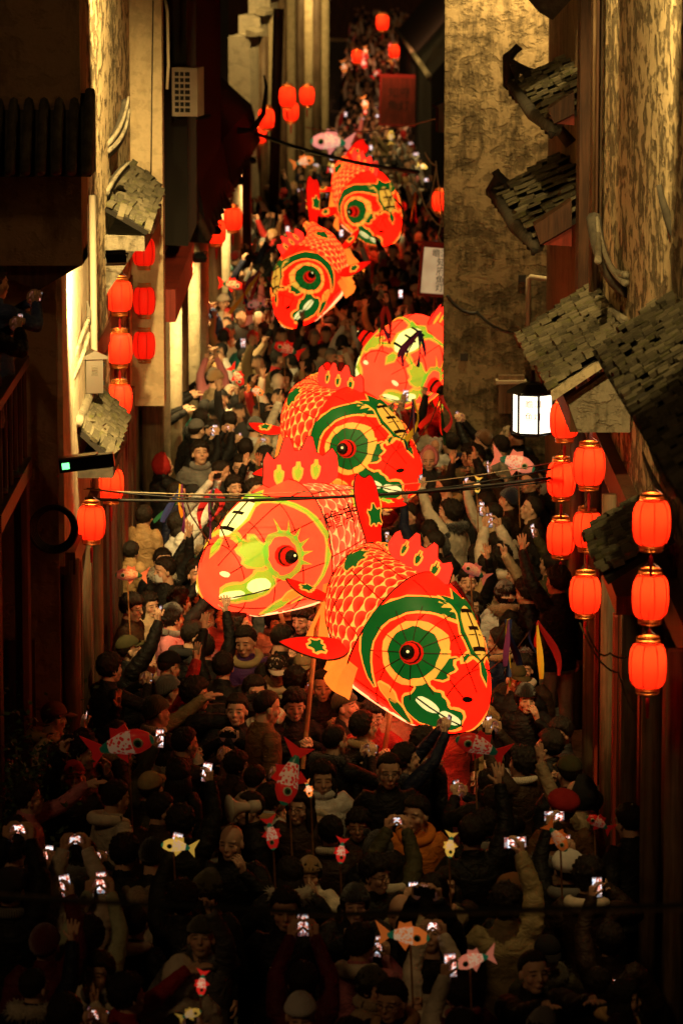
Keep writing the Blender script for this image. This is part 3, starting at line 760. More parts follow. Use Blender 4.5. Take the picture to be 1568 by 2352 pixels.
phone_lo = lambda sx: (D((sx * .065, .36, 1.42)), D((sx, 0, -.9)), D((-sx * .12, .25, 1)), D((-sx * .9, .4, 0)), 'phone')
up_one = lambda sx, dx=.05, y=.18: (D((sx * (.17 + dx), y, 1.93)), D((sx, -.3, .0)), D((-sx * .05, .1, 1)), D((-sx * .25, 1, .05)), 'open')
reach = lambda sx, z=1.55: (D((sx * .16, .52, z)), D((sx * .5, -.2, -1)), D((-sx * .05, 1, .25)), D((0, .1, -1)), 'open')
hold = lambda sx, z=1.32: (D((sx * .05, .30, z)), D((sx, -.1, -.8)), D((-sx * .6, .75, .2)), D((-sx * .4, -.2, .3)), 'grip')
chin = lambda sx: (D((sx * .10, .20, 1.42)), D((sx, -.2, -.9)), D((-sx * .3, .1, 1)), D((-sx * .6, -.6, 0)), 'relax')
def both(fn, *a): return {-1: fn(-1, *a), 1: fn(1, *a)}
POSES = {
    'stand': (both(down), (0, -6, 0)), 'stand_left': (both(down), (38, -4, 0)), 'stand_right': (both(down), (-38, -2, 0)), 'stand_up': (both(down), (12, 16, 0)),
    'pocket': (both(pocket), (-15, -10, 3)), 'pocket_left': (both(pocket), (30, 4, 0)),
    'photo_high': ({-1: phone_hi(-1), 1: phone_hi(1)}, (0, 14, 0)), 'photo_right': ({-1: down(-1), 1: phone_hi(1, .06, 1.92, .28)}, (-8, 16, 0)),
    'photo_left': ({-1: phone_hi(-1, -.06, 1.90, .30), 1: pocket(1)}, (8, 14, 0)), 'photo_eye': (both(phone_lo), (0, 2, 0)),
    'photo_top': ({-1: phone_hi(-1, 0, 1.97, .22), 1: phone_hi(1, 0, 1.97, .22)}, (0, 18, 0)),
    'wave': ({-1: down(-1), 1: up_one(1)}, (-10, 6, 0)), 'wave_left': ({-1: up_one(-1, .10, .22), 1: down(1)}, (15, 6, 0)),
    'reach': (both(reach), (0, 4, 0)), 'reach_up': ({-1: reach(-1, 1.72), 1: down(1)}, (10, 8, 0)),
    'carry': (both(hold), (-12, -8, 0)), 'stick': ({-1: down(-1), 1: hold(1, 1.48)}, (10, 4, 0)), 'chin': ({-1: chin(-1), 1: down(1)}, (-20, -2, 0)),
}
for i, (k, (arms, hd)) in enumerate(POSES.items()):
    make_body(k + '_m', arms, hd, puffy=(0, 1, .5)[i % 3], fem=False)
    if k in ('stand', 'stand_left', 'pocket', 'photo_high', 'photo_right', 'photo_eye', 'wave_left', 'reach', 'chin', 'stick', 'stand_right'):
        make_body(k + '_w', arms, (hd[0] * -.7, hd[1] + 3, hd[2]), puffy=(1, .6, 0)[i % 3], fem=True, coat=.62)

# ---------------------------------------------------------------- hair and headwear, all in head-local coordinates
def shell(name, rfun, nu=56, nv=30, mat='hair', smooth=True, zmin=-1):
    v = []; f = []
    for i in range(nv + 1):
        th = PI * i / nv
        for j in range(nu):
            ph = 2 * PI * j / nu
            d = Vector((math.sin(th) * math.cos(ph), math.sin(th) * math.sin(ph), math.cos(th)))
            v.append(rfun(d))
    for i in range(nv):
        for j in range(nu):
            f.append((i * nu + j, (i + 1) * nu + j, (i + 1) * nu + (j + 1) % nu, i * nu + (j + 1) % nu))
    me = pydata(name, v, f, smooth); me.materials.append(MATS[mat]); return me
from mathutils import noise as mno
def hair_fn(top=.012, hairline=.055, side=-.03, back=-.09, fringe=False, rough=.006, flow=0.0, seed=0):
    def fn(d):
        e = Vector((d.x * .083, d.y * .102 - .008, d.z * .097 + .030))
        nz = mno.noise(Vector((d.x * 7, d.y * 7, d.z * 5 + seed * 9))) * rough * 1.2 + mno.noise(Vector((d.x * 26, d.y * 26, d.z * 6 + seed))) * rough * 1.0
        # hair lower limit by direction
        front = max(0, d.y); lim = side
        if d.y > .15:
            q = min(1, (d.y - .15) / .45); lim = side + (hairline - side) * q ** .5
        elif d.y < 0: lim = side + (back - side) * min(1, -d.y * 1.3)
        lim += mno.noise(Vector((d.x * 12, d.y * 12, seed * 3))) * (.014 if fringe else .006)
        k = max(0.0, min(1.0, (e.z - lim) / .016))
        u = e + d * (top * (1 + .35 * d.z) + nz)
        inn = Vector((d.x * .055, d.y * .065 - .005, d.z * .07 + .015))
        if flow and e.z < .05 and d.y < .35:
            u = u + Vector((d.x * .012, -.010, 0)); 
        return inn.lerp(u, k)
    return fn
HW = {}
HW['short'] = shell('hair', hair_fn(.010, .062, -.015, -.075, rough=.007, seed=1))
HW['crop'] = shell('hair', hair_fn(.004, .070, .005, -.060, rough=.003, seed=2))
HW['messy'] = shell('hair', hair_fn(.018, .048, -.025, -.085, True, rough=.014, seed=3))
HW['side_part'] = shell('hair', hair_fn(.015, .055, -.010, -.07, rough=.009, seed=6))
HW['bob'] = shell('hair', hair_fn(.016, .040, -.115, -.125, True, rough=.008, seed=4))
def long_hair(seed, ln=.30):
    base = hair_fn(.015, .058, -.10, -.13, rough=.007, seed=seed)
    me = shell('hair', base)
    mb = MB(); R = random.Random(seed)
    for i in range(26):
        a = math.radians(-200 + 220 * i / 25 + R.uniform(-4, 4)); x = math.cos(a) * .086; y = math.sin(a) * .090 - .012
        L = ln * R.uniform(.8, 1.1)
        mb.tube([(x * .9, y * .9, .02), (x * 1.05, y * 1.03, -.06), (x * 1.12, y * 1.05 - .008, -.06 - L * .5), (x * 1.0, y - .012, -.06 - L)], [.016, .020, .019, .007], 6)
    me2 = mb.mesh('hair2', ['hair'], True)
    bm = bmesh.new(); bm.from_mesh(me); bm.from_mesh(me2); bm.to_mesh(me); bm.free(); me.shade_smooth(); return me
HW['long'] = long_hair(5); HW['long2'] = long_hair(8, .20)
def beanie(fold=True, slouch=.0):
    def fn(d):
        r = Vector((d.x * .092, d.y * .110 - .008, d.z * (.112 + slouch * max(0, -d.y + .3)) + .042))
        lim = .036 - (.045 if d.y < 0 else 0) * min(1, -d.y * 1.5) if d.y < .2 else .040
        if r.z < lim: r.z = lim - (lim - r.z) * .02; r.x *= .97; r.y *= .97
        n_ = mno.noise(Vector((d.x * 5, d.y * 5, d.z * 5))) * .004
        if fold and r.z < lim + .045: r.x *= 1.06; r.y *= 1.06
        return r + d * n_
    return shell('beanie', fn, 40, 20, 'knit')
HW['beanie'] = beanie(); HW['beanie_slouch'] = beanie(True, .05)
def cap():
    def fn(d):
        r = Vector((d.x * .090, d.y * .108 - .006, d.z * .098 + .040)); lim = .042
        if r.z < lim: r.z = lim - (lim - r.z) * .05; r.x *= .98; r.y *= .98
        return r
    me = shell('cap', fn, 32, 16, 'plain_cloth')
    v = []; n = 12
    for k in range(2):
        for i in range(n + 1):
            a = PI * i / n; v.append((math.cos(a) * .080, math.sin(a) * .075 + .045, .047 - k * .005))
            q = math.sin(a); v.append((math.cos(a) * .082, math.sin(a) * .14 + .05, .047 - .020 * q + .012 * math.cos(a) ** 2 * -1 - k * .005))
    m_ = 2 * (n + 1); f = []
    for i in range(n):
        f.append((2 * i, 2 * i + 1, 2 * i + 3, 2 * i + 2)); f.append((m_ + 2 * i, m_ + 2 * i + 2, m_ + 2 * i + 3, m_ + 2 * i + 1)); f.append((2 * i + 1, m_ + 2 * i + 1, m_ + 2 * i + 3, 2 * i + 3))
    me2 = pydata('brim', v, f); me2.materials.append(MATS['plain_cloth'])
    bm = bmesh.new(); bm.from_mesh(me); bm.from_mesh(me2); bm.to_mesh(me); bm.free(); return me
HW['cap'] = cap()
def beret():
    def fn(d):
        r = Vector((d.x * .112, d.y * .125 - .012, d.z * .075 + .075)); lim = .045
        if r.z < lim: r.z = lim; r.x *= .80; r.y *= .82
        return r + d * mno.noise(d * 4) * .006
    return shell('newsboy_cap', fn, 32, 16, 'plain_cloth')
HW['beret'] = beret()
def hood(ears=False, mat='plain_cloth', peak=.02):
    def fn(d):
        n_ = mno.noise(d * 5) * .010
        e = Vector((d.x * (.112 + n_), d.y * (.125 + n_) - .022, d.z * (.128 + n_) + .020 + peak * max(0, d.z) ** 4))
        q = (d.y - .62 + .30 * max(0, d.z)) / .12
        k = max(0, min(1, q))
        if e.z < -.10: e.z = -.10 + (e.z + .10) * .6; e.x *= 1.12; e.y = e.y * 1.05 - .01
        inn = Vector((d.x * .075, d.y * .03 - .02, d.z * .09 + .01))
        return e.lerp(inn, k)
    me = shell('hood', fn, 36, 24, mat)
    if ears:
        mb = MB()
        for sx in (-1, 1): mb.ell((sx * .085, -.01, .135), (.034, .018, .034), nu=10, nv=8)
        me2 = mb.mesh('ears', [mat], True); bm = bmesh.new(); bm.from_mesh(me); bm.from_mesh(me2); bm.to_mesh(me); bm.free(); me.shade_smooth()
    return me
HW['hood'] = hood(); HW['panda_hood'] = hood(True, 'fur'); HW['fur_hat'] = beret()
def ring_collar(name, mat, r=.045, R=(.105, .095), z=1.475, drop=.05, n=28, spiky=0.0, back=0.0):
    mb = MB(); pts = []; rr = []
    for i in range(n + 1):
        a = 2 * PI * i / n; b = max(0, -math.sin(a))
        pts.append((math.cos(a) * R[0], math.sin(a) * R[1] - .015 - back * b, z - drop * max(0, math.sin(a)) + .01 * b)); rr.append(r * (1 + .35 * b * (back > 0)) * (1 + spiky * (mno.noise(Vector((i * 1.7, 3, 1))))))
    mb.tube(pts, rr, 10, cap=False)
    if spiky:
        R_ = random.Random(3)
        for k in range(380):
            a = R_.uniform(0, 2 * PI); b = max(0, -math.sin(a)); q = R_.uniform(0, 2 * PI)
            c0 = Vector((math.cos(a) * R[0], math.sin(a) * R[1] - .015 - back * b, z - drop * max(0, math.sin(a))))
            d = Vector((math.cos(a) * math.cos(q), math.sin(a) * math.cos(q), math.sin(q))) * r * 1.25; e = c0 + d * R_.uniform(1.25, 1.75) + Vector((0, 0, -.01))
            mb.tube([c0 + d * .6, e], [.007, .001], 3)
    me = mb.mesh(name, [mat], True); return me
GEAR = {'fur_collar': ring_collar('fur_collar', 'fur', .042, (.125, .110), 1.47, .05, spiky=.3, back=.04),
        'scarf': ring_collar('scarf', 'knit', .036, (.088, .082), 1.475, .02),
        'hood_down': ring_collar('hood', 'plain_cloth', .038, (.115, .105), 1.462, .055, back=.055)}
def glasses():
    mb = MB()
    for sx in (-1, 1):
        mb.tube([(sx * .033 + .023 * math.cos(a), .094, -.002 + .018 * math.sin(a)) for a in np.linspace(0, 2 * PI, 15)], .0022, 4, cap=False)
        mb.tube([(sx * .056, .092, .003), (sx * .082, .0, .006)], .002, 4)
    mb.tube([(-.010, .096, .002), (.010, .096, .002)], .002, 4); return mb.mesh('glasses', ['metal_dark'])
HG = {'glasses': glasses()}
def mask():
    v = []; n, k = 9, 6
    for j in range(k):
        for i in range(n):
            u = (i / (n - 1) - .5) * 2; w = j / (k - 1)
            v.append((u * .066, .104 - .055 * u * u - .014 * abs(w - .45), -.022 - .075 * w))
    f = [(j * n + i, j * n + i + 1, (j + 1) * n + i + 1, (j + 1) * n + i) for j in range(k - 1) for i in range(n - 1)]
    me = pydata('face_mask', v, f); me.materials.append(MATS['mask_white']); return me
HG['mask'] = mask()
HWNAME = {'short': 'hair', 'crop': 'hair', 'messy': 'hair', 'side_part': 'hair', 'bob': 'hair', 'long': 'hair', 'long2': 'hair', 'beanie': 'beanie', 'beanie_slouch': 'beanie', 'cap': 'cap', 'beret': 'newsboy_cap', 'hood': 'hood', 'panda_hood': 'hood', 'fur_hat': 'fur_hat'}
# ---------------------------------------------------------------- phones
def screen_mat():
    m, t = newmat('phone_screen')
    u, v, _ = t.sep(t.uv)
    oc = t.node('ShaderNodeObjectInfo'); loc = t.node('ShaderNodeVectorMath', operation='ADD'); t.link(t.tc.outputs['UV'], loc.inputs[0]); t.link(oc.outputs['Location'], loc.inputs[1])
    n1, c1 = t.noise(X(t, loc.outputs[0]), 4.5, 3, .6); n2, _ = t.noise(X(t, loc.outputs[0]), 9, 2, .6)
    pic = t.ramp(n1, [(0, (.01, .012, .02)), (.38, (.06, .03, .03)), (.46, (.85, .12, .05)), (.52, (1.0, .72, .55)), (.58, (.85, .92, 1.0)), (.66, (.5, .6, .8)), (.78, (.03, .04, .06))])
    bar = t.m('MAXIMUM', v.lt(.16), v.gt(.93)); pic = t.mix(bar * .75, pic, (.02, .02, .03))
    prin(t, (.01, .01, .01), .15, emit=pic, estr=t.orand * 1.3 + .6)
screen_mat()
simple('phone_case', (.015, .015, .018), .35); simple('phone_case_white', (.55, .52, .5), .4)
def phone_meshes():
    mb = MB(); w, h, d = .037, .077, .0045
    prof = []
    for sx, sz in ((1, 1), (-1, 1), (-1, -1), (1, -1)):
        for q in range(4):
            a = {(1, 1): 0, (-1, 1): PI / 2, (-1, -1): PI, (1, -1): 1.5 * PI}[(sx, sz)] + q * PI / 6
            prof.append((sx * (w - .009) + .009 * math.cos(a), sz * (h - .009) + .009 * math.sin(a)))
    mb.prism([(x, -d, z) for x, z in prof], (0, 2 * d, 0)); body = mb.mesh('case', ['phone_case'])
    v = [(-.034, -d - .0008, -.072), (.034, -d - .0008, -.072), (.034, -d - .0008, .072), (-.034, -d - .0008, .072)]
    sc = pydata('screen', v, [(0, 1, 2, 3)], False); uv = sc.uv_layers.new(name='UVMap'); uv.data.foreach_set('uv', [0, 0, 1, 0, 1, 1, 0, 1]); sc.materials.append(MATS['phone_screen'])
    mb = MB(); mb.box((.018, d + .002, .052), (.013, .0015, .018)); cm = mb.mesh('camera_bump', ['metal_dark'])
    return body, sc, cm
PHM = phone_meshes()
PHG = 'phones held up by the crowd'
def add_phone(M, label):
    r = empty('phone'); r.matrix_world = M
    for nm, me in zip(('case', 'screen', 'camera_bump'), PHM): link(bpy.data.objects.new(nm, me), r)
    if len(label.replace(',', ' ').split()) > 16: label = ','.join(label.split(',')[:2])
    tag(r, label, 'phone', PHG); return r
PEOPLE = []
COLN = {'black': (.009, .0085, .009), 'charcoal': (.026, .025, .026), 'navy': (.012, .016, .045), 'dark brown': (.042, .022, .012), 'olive': (.075, .070, .030), 'grey': (.17, .165, .16),
        'cream': (.72, .64, .52), 'white': (.78, .76, .73), 'beige': (.50, .38, .24), 'red': (.38, .020, .018), 'burgundy': (.13, .012, .018), 'purple': (.075, .025, .14), 'teal': (.01, .13, .12),
        'orange': (.72, .22, .03), 'khaki': (.34, .27, .14), 'pink': (.62, .22, .26), 'blue': (.06, .10, .26), 'tan': (.45, .28, .13), 'brown': (.16, .075, .03), 'pale green': (.42, .46, .30)}
POSE_TXT = {'stand': 'upright', 'stand_left': 'glancing aside', 'stand_right': 'looking over one shoulder', 'stand_up': 'gazing up', 'pocket': 'hands pocketed', 'pocket_left': 'hands pocketed, head turned',
            'photo_high': 'lifting a phone two-handed', 'photo_right': 'phone aloft one-handed', 'photo_left': 'filming one-handed', 'photo_eye': 'filming at face height', 'photo_top': 'phone stretched overhead',
            'wave': 'raising an open palm', 'wave_left': 'waving', 'reach': 'reaching both arms forward', 'reach_up': 'stretching one arm forward', 'carry': 'gripping a pole', 'stick': 'holding a stick', 'chin': 'touching the chin'}
HW_TXT = {'short': 'short black hair', 'crop': 'cropped hair', 'messy': 'tousled hair', 'side_part': 'parted hair', 'bob': 'bobbed hair', 'long': 'long dark hair', 'long2': 'shoulder-length hair', None: 'bald head',
          'beanie': '{} beanie', 'beanie_slouch': '{} slouchy beanie', 'cap': '{} cap', 'beret': '{} newsboy cap', 'hood': '{} hood up', 'panda_hood': '{} eared hood', 'fur_hat': '{} hat'}
def person(x, y, rz, pose, sex='m', top='black', hw='short', hwc='grey', gear=None, gearc=None, face=None, h=1.0, z=0.0, label=None, where='', phone=True, group='spectators and lantern bearers crowding the street'):
    key = pose + '_' + sex
    if key not in BODY: key = pose + '_m'
    h *= 1.03; B = BODY[key]; r = empty('person', (x, y, z), rz); r.scale = (h, h, h)
    col = COLN[top]; v_ = random.uniform(.8, 1.15)
    b = link(bpy.data.objects.new('body', B['mesh']), r); b.color = (*[c_ * v_ for c_ in col], 1)
    if hw:
        o = link(bpy.data.objects.new(HWNAME[hw], HW[hw]), r); o.matrix_local = B['head']; o.color = (*COLN[hwc], 1)
        if hw in ('beanie', 'beanie_slouch', 'cap', 'beret'):
            o2 = link(bpy.data.objects.new('hair', HW['bob' if sex == 'w' else 'crop']), r); o2.matrix_local = B['head'] @ Matrix.Diagonal((.985, .985, .95 if sex == 'w' else .93, 1))
    if gear:
        o = link(bpy.data.objects.new({'fur_collar': 'fur_collar', 'scarf': 'scarf', 'hood_down': 'hood'}[gear], GEAR[gear]), r); o.color = (*COLN[gearc or top], 1)
    if face:
        o = link(bpy.data.objects.new({'glasses': 'glasses', 'mask': 'face_mask'}[face], HG[face]), r); o.matrix_local = B['head']
    if label is None:
        hwt = HW_TXT[hw].format(hwc); ft = {None: '', 'glasses': ' and glasses', 'mask': ' and face mask'}[face]
        gt = {None: '', 'fur_collar': ' fur-collared', 'scarf': ' scarfed', 'hood_down': ' hooded'}[gear]
        nw = lambda q: len(q.replace(',', ' ').split())
        for g_, f_, w_ in ((gt, ft, where), (gt, '', where), ('', '', where), ('', '', '')):
            label = 'person in %s%s coat, %s%s, %s%s' % (top, g_, hwt, f_, POSE_TXT[pose], w_)
            if nw(label) <= 16: break
        plabel = 'lit phone of the person in %s coat, %s%s' % (top, hwt, where)
    else: plabel = 'lit phone of the ' + ' '.join(label.split()[:11]).rstrip(',')
    tag(r, label, 'person', group)
    PEOPLE.append((x, y, r))
    Mw = Matrix.Translation((x, y, z)) @ Matrix.Rotation(rz, 4, 'Z') @ Matrix.Diagonal((h, h, h, 1))
    r['_pose'] = pose; del r['_pose']
    if phone and pose.startswith('photo'):
        hs = B['hands']; two = hs[-1][2] == 'phone' and hs[1][2] == 'phone'
        if two: c0 = (hs[-1][0] + hs[1][0]) / 2 + Vector((0, .05, .07)); rot = 90 if random.random() < .5 else 0
        else:
            sx = 1 if hs[1][2] == 'phone' else -1; c0 = hs[sx][0] + hs[sx][1] @ Vector((0, .028, .085)); rot = random.choice((0, 0, 8, -10, 90))
        tilt = Matrix.Rotation(math.radians(random.uniform(-16, -4)), 4, 'X')
        M = Mw @ Matrix.Translation(c0) @ tilt @ Matrix.Rotation(math.radians(rot + random.uniform(-6, 6)), 4, 'Y')
        add_phone(M, plabel)
    return r
# ------------------------------------------------------------------ walls, wood, tiles
def plaster(name, light, dark, amount=.5, scale=1.0, streak=(1, 1, .35), bumpk=.6, fleck=0.0, fscale=6.0, fmap=(.6, .6, 1)):
    m, t = newmat(name)
    p = t.mapping(t.pos, streak)
    n1, _ = t.noise(p, 1.3 * scale, 7, .68, .6); n2, _ = t.noise(t.mapping(t.pos, (2.2, 2.2, .5)), 3.2 * scale, 6, .7, .3); n3, _ = t.noise(t.pos, 24 * scale, 4, .6); n4, _ = t.noise(t.mapping(t.pos, fmap), fscale, 6, .62, .4)
    st = t.smooth(n1 * .6 + n2 * .5, .48 + .12 * (1 - amount), .66 + .12 * (1 - amount))
    cc = t.mix(st, light, dark)
    pk = t.smooth(n4 + (n1 - .5) * .5 + (n3 - .5) * .25, .47, .60); cc = t.mix(pk * (.3 + .65 * fleck), cc, tuple(x * (.45 - .30 * fleck) for x in light))
    cc = t.mix(t.smooth(n3, .35, .75) * .3, cc, tuple(x * .6 for x in light))
    prin(t, cc, .92, normal=t.bump(n4 * .7 + n3 * .25 - pk * (.5 + fleck), bumpk, .04), spec=.15)
plaster('plaster_gold', (.62, .50, .30), (.16, .12, .065), .5, .8, (.5, .5, .4), 1.2, .95, 6.5, (.42, .42, .9))
plaster('plaster_grey', (.24, .185, .11), (.045, .034, .020), 1.0, 1.4, (.8, .8, 1.2), .7, .45, 5.5, (1, 1, 1.4))
plaster('plaster_smooth', (.55, .45, .28), (.38, .30, .17), .35, .7, (1, 1, .3), .25)
plaster('plaster_white', (.66, .58, .42), (.30, .24, .15), .3, 1.0, (1, 1, .3), .4)
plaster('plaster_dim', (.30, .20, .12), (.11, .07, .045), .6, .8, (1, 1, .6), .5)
plaster('stone', (.30, .27, .20), (.09, .08, .055), .6, 2.0, (1, 1, 1), .8)
def wood(name, a, b, rough=.55):
    m, t = newmat(name)
    n1, _ = t.noise(t.mapping(t.pos, (14, 14, .9)), 1.6, 5, .65, .5); n2, _ = t.noise(t.pos, 3, 3)
    prin(t, t.mix(t.smooth(n1 * .7 + n2 * .3, .35, .65), a, b), rough, normal=t.bump(n1, .5, .015), spec=.35)
wood('wood_dark', (.10, .045, .022), (.035, .016, .009)); wood('wood_red', (.30, .035, .018), (.12, .016, .010), .45); wood('wood_grey', (.22, .15, .09), (.09, .055, .03))
m, t = newmat('roof_tile')
n1, _ = t.noise(t.pos, 9, 5, .65); n2, _ = t.noise(t.pos, 40, 3, .6)
cc = t.mix(t.orand, (.055, .050, .034), (.17, .15, .10)); cc = t.mix(t.smooth(n1, .5, .68) * .7, cc, (.10, .105, .03)); cc = t.mix(t.smooth(n2, .55, .7) * .4, cc, (.30, .28, .2))
prin(t, cc, .88, normal=t.bump(n1 + n2 * .4, .6, .015), spec=.25)
simple('tile_bed', (.016, .014, .011), .95)
simple('ridge_dark', (.055, .048, .036), .9, var=.4, bump=.5, bscale=30)
plaster('ridge_pale', (.58, .50, .34), (.16, .13, .08), .35, 3, (1, 1, 1), .6)
simple('steel', (.62, .58, .50), .32, 1.0, bump=.08, bscale=90); simple('appliance', (.62, .57, .45), .5, var=.08); simple('black_rubber', (.012, .012, .012), .5); simple('cable_pale', (.42, .36, .24), .6); simple('pipe_white', (.55, .48, .36), .5)
m, t = newmat('paving')
n1, _ = t.noise(t.pos, 3, 5); br = t.node('ShaderNodeTexBrick'); t.setin(br, 'Vector', t.mapping(t.pos, (1, 1, 1)))
br.inputs['Color1'].default_value = (.12, .11, .10, 1); br.inputs['Color2'].default_value = (.18, .165, .15, 1); br.inputs['Mortar'].default_value = (.04, .04, .035, 1); br.inputs['Scale'].default_value = 1.3
prin(t, t.mix(n1 * .5, X(t, br.outputs['Color']), (.08, .075, .07)), .75)
mb = MB(); mb.add([(-60, -10, 0), (60, -10, 0), (60, 320, 0), (-60, 320, 0)], [(0, 1, 2, 3)]); tag(mb.obj('ground', 'paving'), kind='structure')

def house(name, label, cat='house'):
    r = empty(name); tag(r, label, cat); return r
def wall(parent, name, lo, hi, mat):
    mb = MB(); mb.b2(lo, hi); return mb.obj(name, mat, parent)
def wallq(parent, name, a, b, z0, z1, th, mat):
    """vertical slab from a to b (x, y), thickened away from the street by th (x offset)"""
    mb = MB(); n = Vector((b[1] - a[1], a[0] - b[0], 0)).normalized() * th
    mb.prism([(a[0], a[1], z0), (b[0], b[1], z0), (b[0] + n.x, b[1] + n.y, z0), (a[0] + n.x, a[1] + n.y, z0)], (0, 0, z1 - z0)); return mb.obj(name, mat, parent)
def tile_mesh():
    n = 5; v = []
    for k in range(2):
        for j in range(2):
            for i in range(n):
                u = i / (n - 1) - .5; v.append((u, (j - .5), .10 * (1 - (2 * u) ** 2) * .9 - k * .10))
    f = []
    for i in range(n - 1):
        f += [(i, i + 1, n + i + 1, n + i), (2 * n + i, 3 * n + i, 3 * n + i + 1, 2 * n + i + 1), (i, 2 * n + i, 2 * n + i + 1, i + 1), (n + i, n + i + 1, 3 * n + i + 1, 3 * n + i)]
    f += [(0, n, 3 * n, 2 * n), (n - 1, 3 * n - 1, 4 * n - 1, 2 * n - 1)]
    me = pydata('roof_tile', v, f, False); me.materials.append(MATS['roof_tile']); return me
TILE = tile_mesh()
def tiled_patch(parent, P00, P10, P01, P11, nu, nv, jit=.12, seed=1, lift=.035, gap=.24):
    """P00-P10 ridge, P01-P11 eave; every tile is its own object"""
    R = random.Random(seed); P00, P10, P01, P11 = map(Vector, (P00, P10, P01, P11))
    def S_(u, v): return P00.lerp(P10, u).lerp(P01.lerp(P11, u), v)
    mb = MB(); nrm0 = (P10 - P00).cross(P01 - P00).normalized()
    if nrm0.z < 0: nrm0 = -nrm0
    q = [P00, P10, P11, P01]; mb.prism([p - nrm0 * .01 for p in q], -nrm0 * .05); mb.obj('roof_deck', 'tile_bed', parent)
    for j in range(nv):
        for i in range(nu):
            u = (i + .5) / nu + R.gauss(0, .012); v = (j + .5) / nv
            c_ = S_(u, v); du = (S_(min(1, u + .02), v) - S_(max(0, u - .02), v)).normalized(); dv = (S_(u, min(1, v + .02)) - S_(u, max(0, v - .02))).normalized()
            nz = du.cross(dv).normalized()
            if nz.z < 0: nz = -nz
            lu = (S_(1, v) - S_(0, v)).length / nu; lv = (S_(u, 1) - S_(u, 0)).length / nv
            nx = dv.cross(nz)
            M = Matrix((nx, dv, nz)).transposed().to_4x4()
            M = M @ Matrix.Rotation(R.gauss(0, jit * .7), 4, 'Z') @ Matrix.Rotation(.17 + R.gauss(0, jit * .3), 4, 'X') @ Matrix.Rotation(.24 + R.gauss(0, jit * .5), 4, 'Y')
            M = M @ Matrix.Diagonal((lu * (1 - gap) * R.uniform(.92, 1.05), lv * R.uniform(1.10, 1.30), .36 * R.uniform(.7, 1.3), 1))
            M.translation = c_ + nz * (lift + R.uniform(-.004, .010)) + dv * R.gauss(0, lv * .07)
            o = bpy.data.objects.new('roof_tile', TILE); link(o, parent); o.matrix_local = M
def sweep(parent, name, pts, r, mat, n=8, ry=None):
    mb = MB(); mb.tube(pts, r, n, ry=ry); return mb.obj(name, mat, parent, True)
def curve3(a, b, c_, n=12): return [a * ((1 - s) ** 2) + b * (2 * s * (1 - s)) + c_ * (s * s) for s in np.linspace(0, 1, n)]

# ---------------------------------------------------------------- left near house
H = house('corner_house', 'dark house with overhanging upper storey and brown end wall, bush at its foot', 'house')
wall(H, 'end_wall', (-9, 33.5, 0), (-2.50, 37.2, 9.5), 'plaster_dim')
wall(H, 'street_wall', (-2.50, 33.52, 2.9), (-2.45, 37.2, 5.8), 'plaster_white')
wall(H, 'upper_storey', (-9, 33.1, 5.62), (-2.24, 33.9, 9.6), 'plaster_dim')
mb = MB(); mb.prism([(-9, 32.7, 6.42), (-9, 33.4, 6.42), (-9, 33.4, 7.05), (-9, 33.2, 7.1)], (9 - 2.13, 0, 0)); mb.obj('eave', 'ridge_dark', H)
for i in range(9):
    mb = MB(); x = -3.2 + i * .13; mb.tube([(x, 32.62, 6.46), (x, 33.2, 7.12)], .045, 8); mb.obj('eave_tile', 'ridge_dark', H, True)
mb = MB(); mb.prism([(-2.62, 33.2, 5.40), (-2.24, 33.2, 5.62), (-2.24, 33.2, 5.74), (-2.9, 33.2, 5.62), (-2.9, 33.2, 5.5)], (0, .7, 0)); mb.obj('bracket', 'wood_dark', H)
mb = MB(); mb.b2((-2.96, 33.44, 0), (-2.72, 33.5, 2.25)); mb.obj('door', 'wood_dark', H)
# wooden shopfront on the street side, plank by plank
R = random.Random(4)
y = 33.7
while y < 37.0:
    w = R.choice((.10, .16, .22, .12)); mb = MB(); d = R.uniform(.0, .06); mb.b2((-2.50, y, 0), (-2.44 + d, y + w, 2.9 + R.uniform(-.1, .05))); mb.obj('plank', R.choice(['wood_dark', 'wood_dark', 'wood_red', 'wood_grey']), H); y += w + .012
for y in (33.62, 35.2, 36.9): sweep(H, 'column', [(-2.40, y, 0), (-2.40, y, 2.95)], .075, 'wood_grey', 12)
wall(H, 'lintel', (-2.50, 33.55, 2.82), (-2.36, 37.15, 3.02), 'wood_dark')
sweep(H, 'downpipe', [(-2.40, 37.05, 3.0), (-2.40, 37.05, 5.9)], .035, 'pipe_white', 8)
# small tiled canopy above the shopfront
tiled_patch(H, (-2.46, 35.3, 3.92), (-2.46, 37.7, 3.94), (-2.12, 35.3, 3.60), (-2.12, 37.7, 3.62), 8, 8, .20, 3, .035)
wall(H, 'canopy_fascia', (-2.5, 35.25, 3.42), (-2.12, 37.7, 3.52), 'ridge_dark')
sweep(H, 'canopy_ridge', curve3(Vector((-2.44, 35.2, 3.95)), Vector((-2.43, 36.5, 3.97)), Vector((-2.40, 38.0, 4.15))), [.05] * 12, 'stone')
for (a, b, c_) in (((150, 885), (175, 800), (205, 730)), ((160, 885), (192, 820), (205, 765))):
    sweep(H, 'gable_ridge', curve3(W(*a, 34.8), W(*b, 35.2), W(*c_, 35.6)), [.020] * 12, 'stone')
sweep(H, 'ridge_finial', [W(203, 745, 35.6), W(205, 715, 35.6), W(201, 690, 35.6)], [.03, .022, .006], 'ridge_dark')
sweep(H, 'ridge_finial', [W(152, 880, 34.8), W(158, 840, 34.8), W(165, 812, 34.8)], [.04, .03, .008], 'ridge_dark')
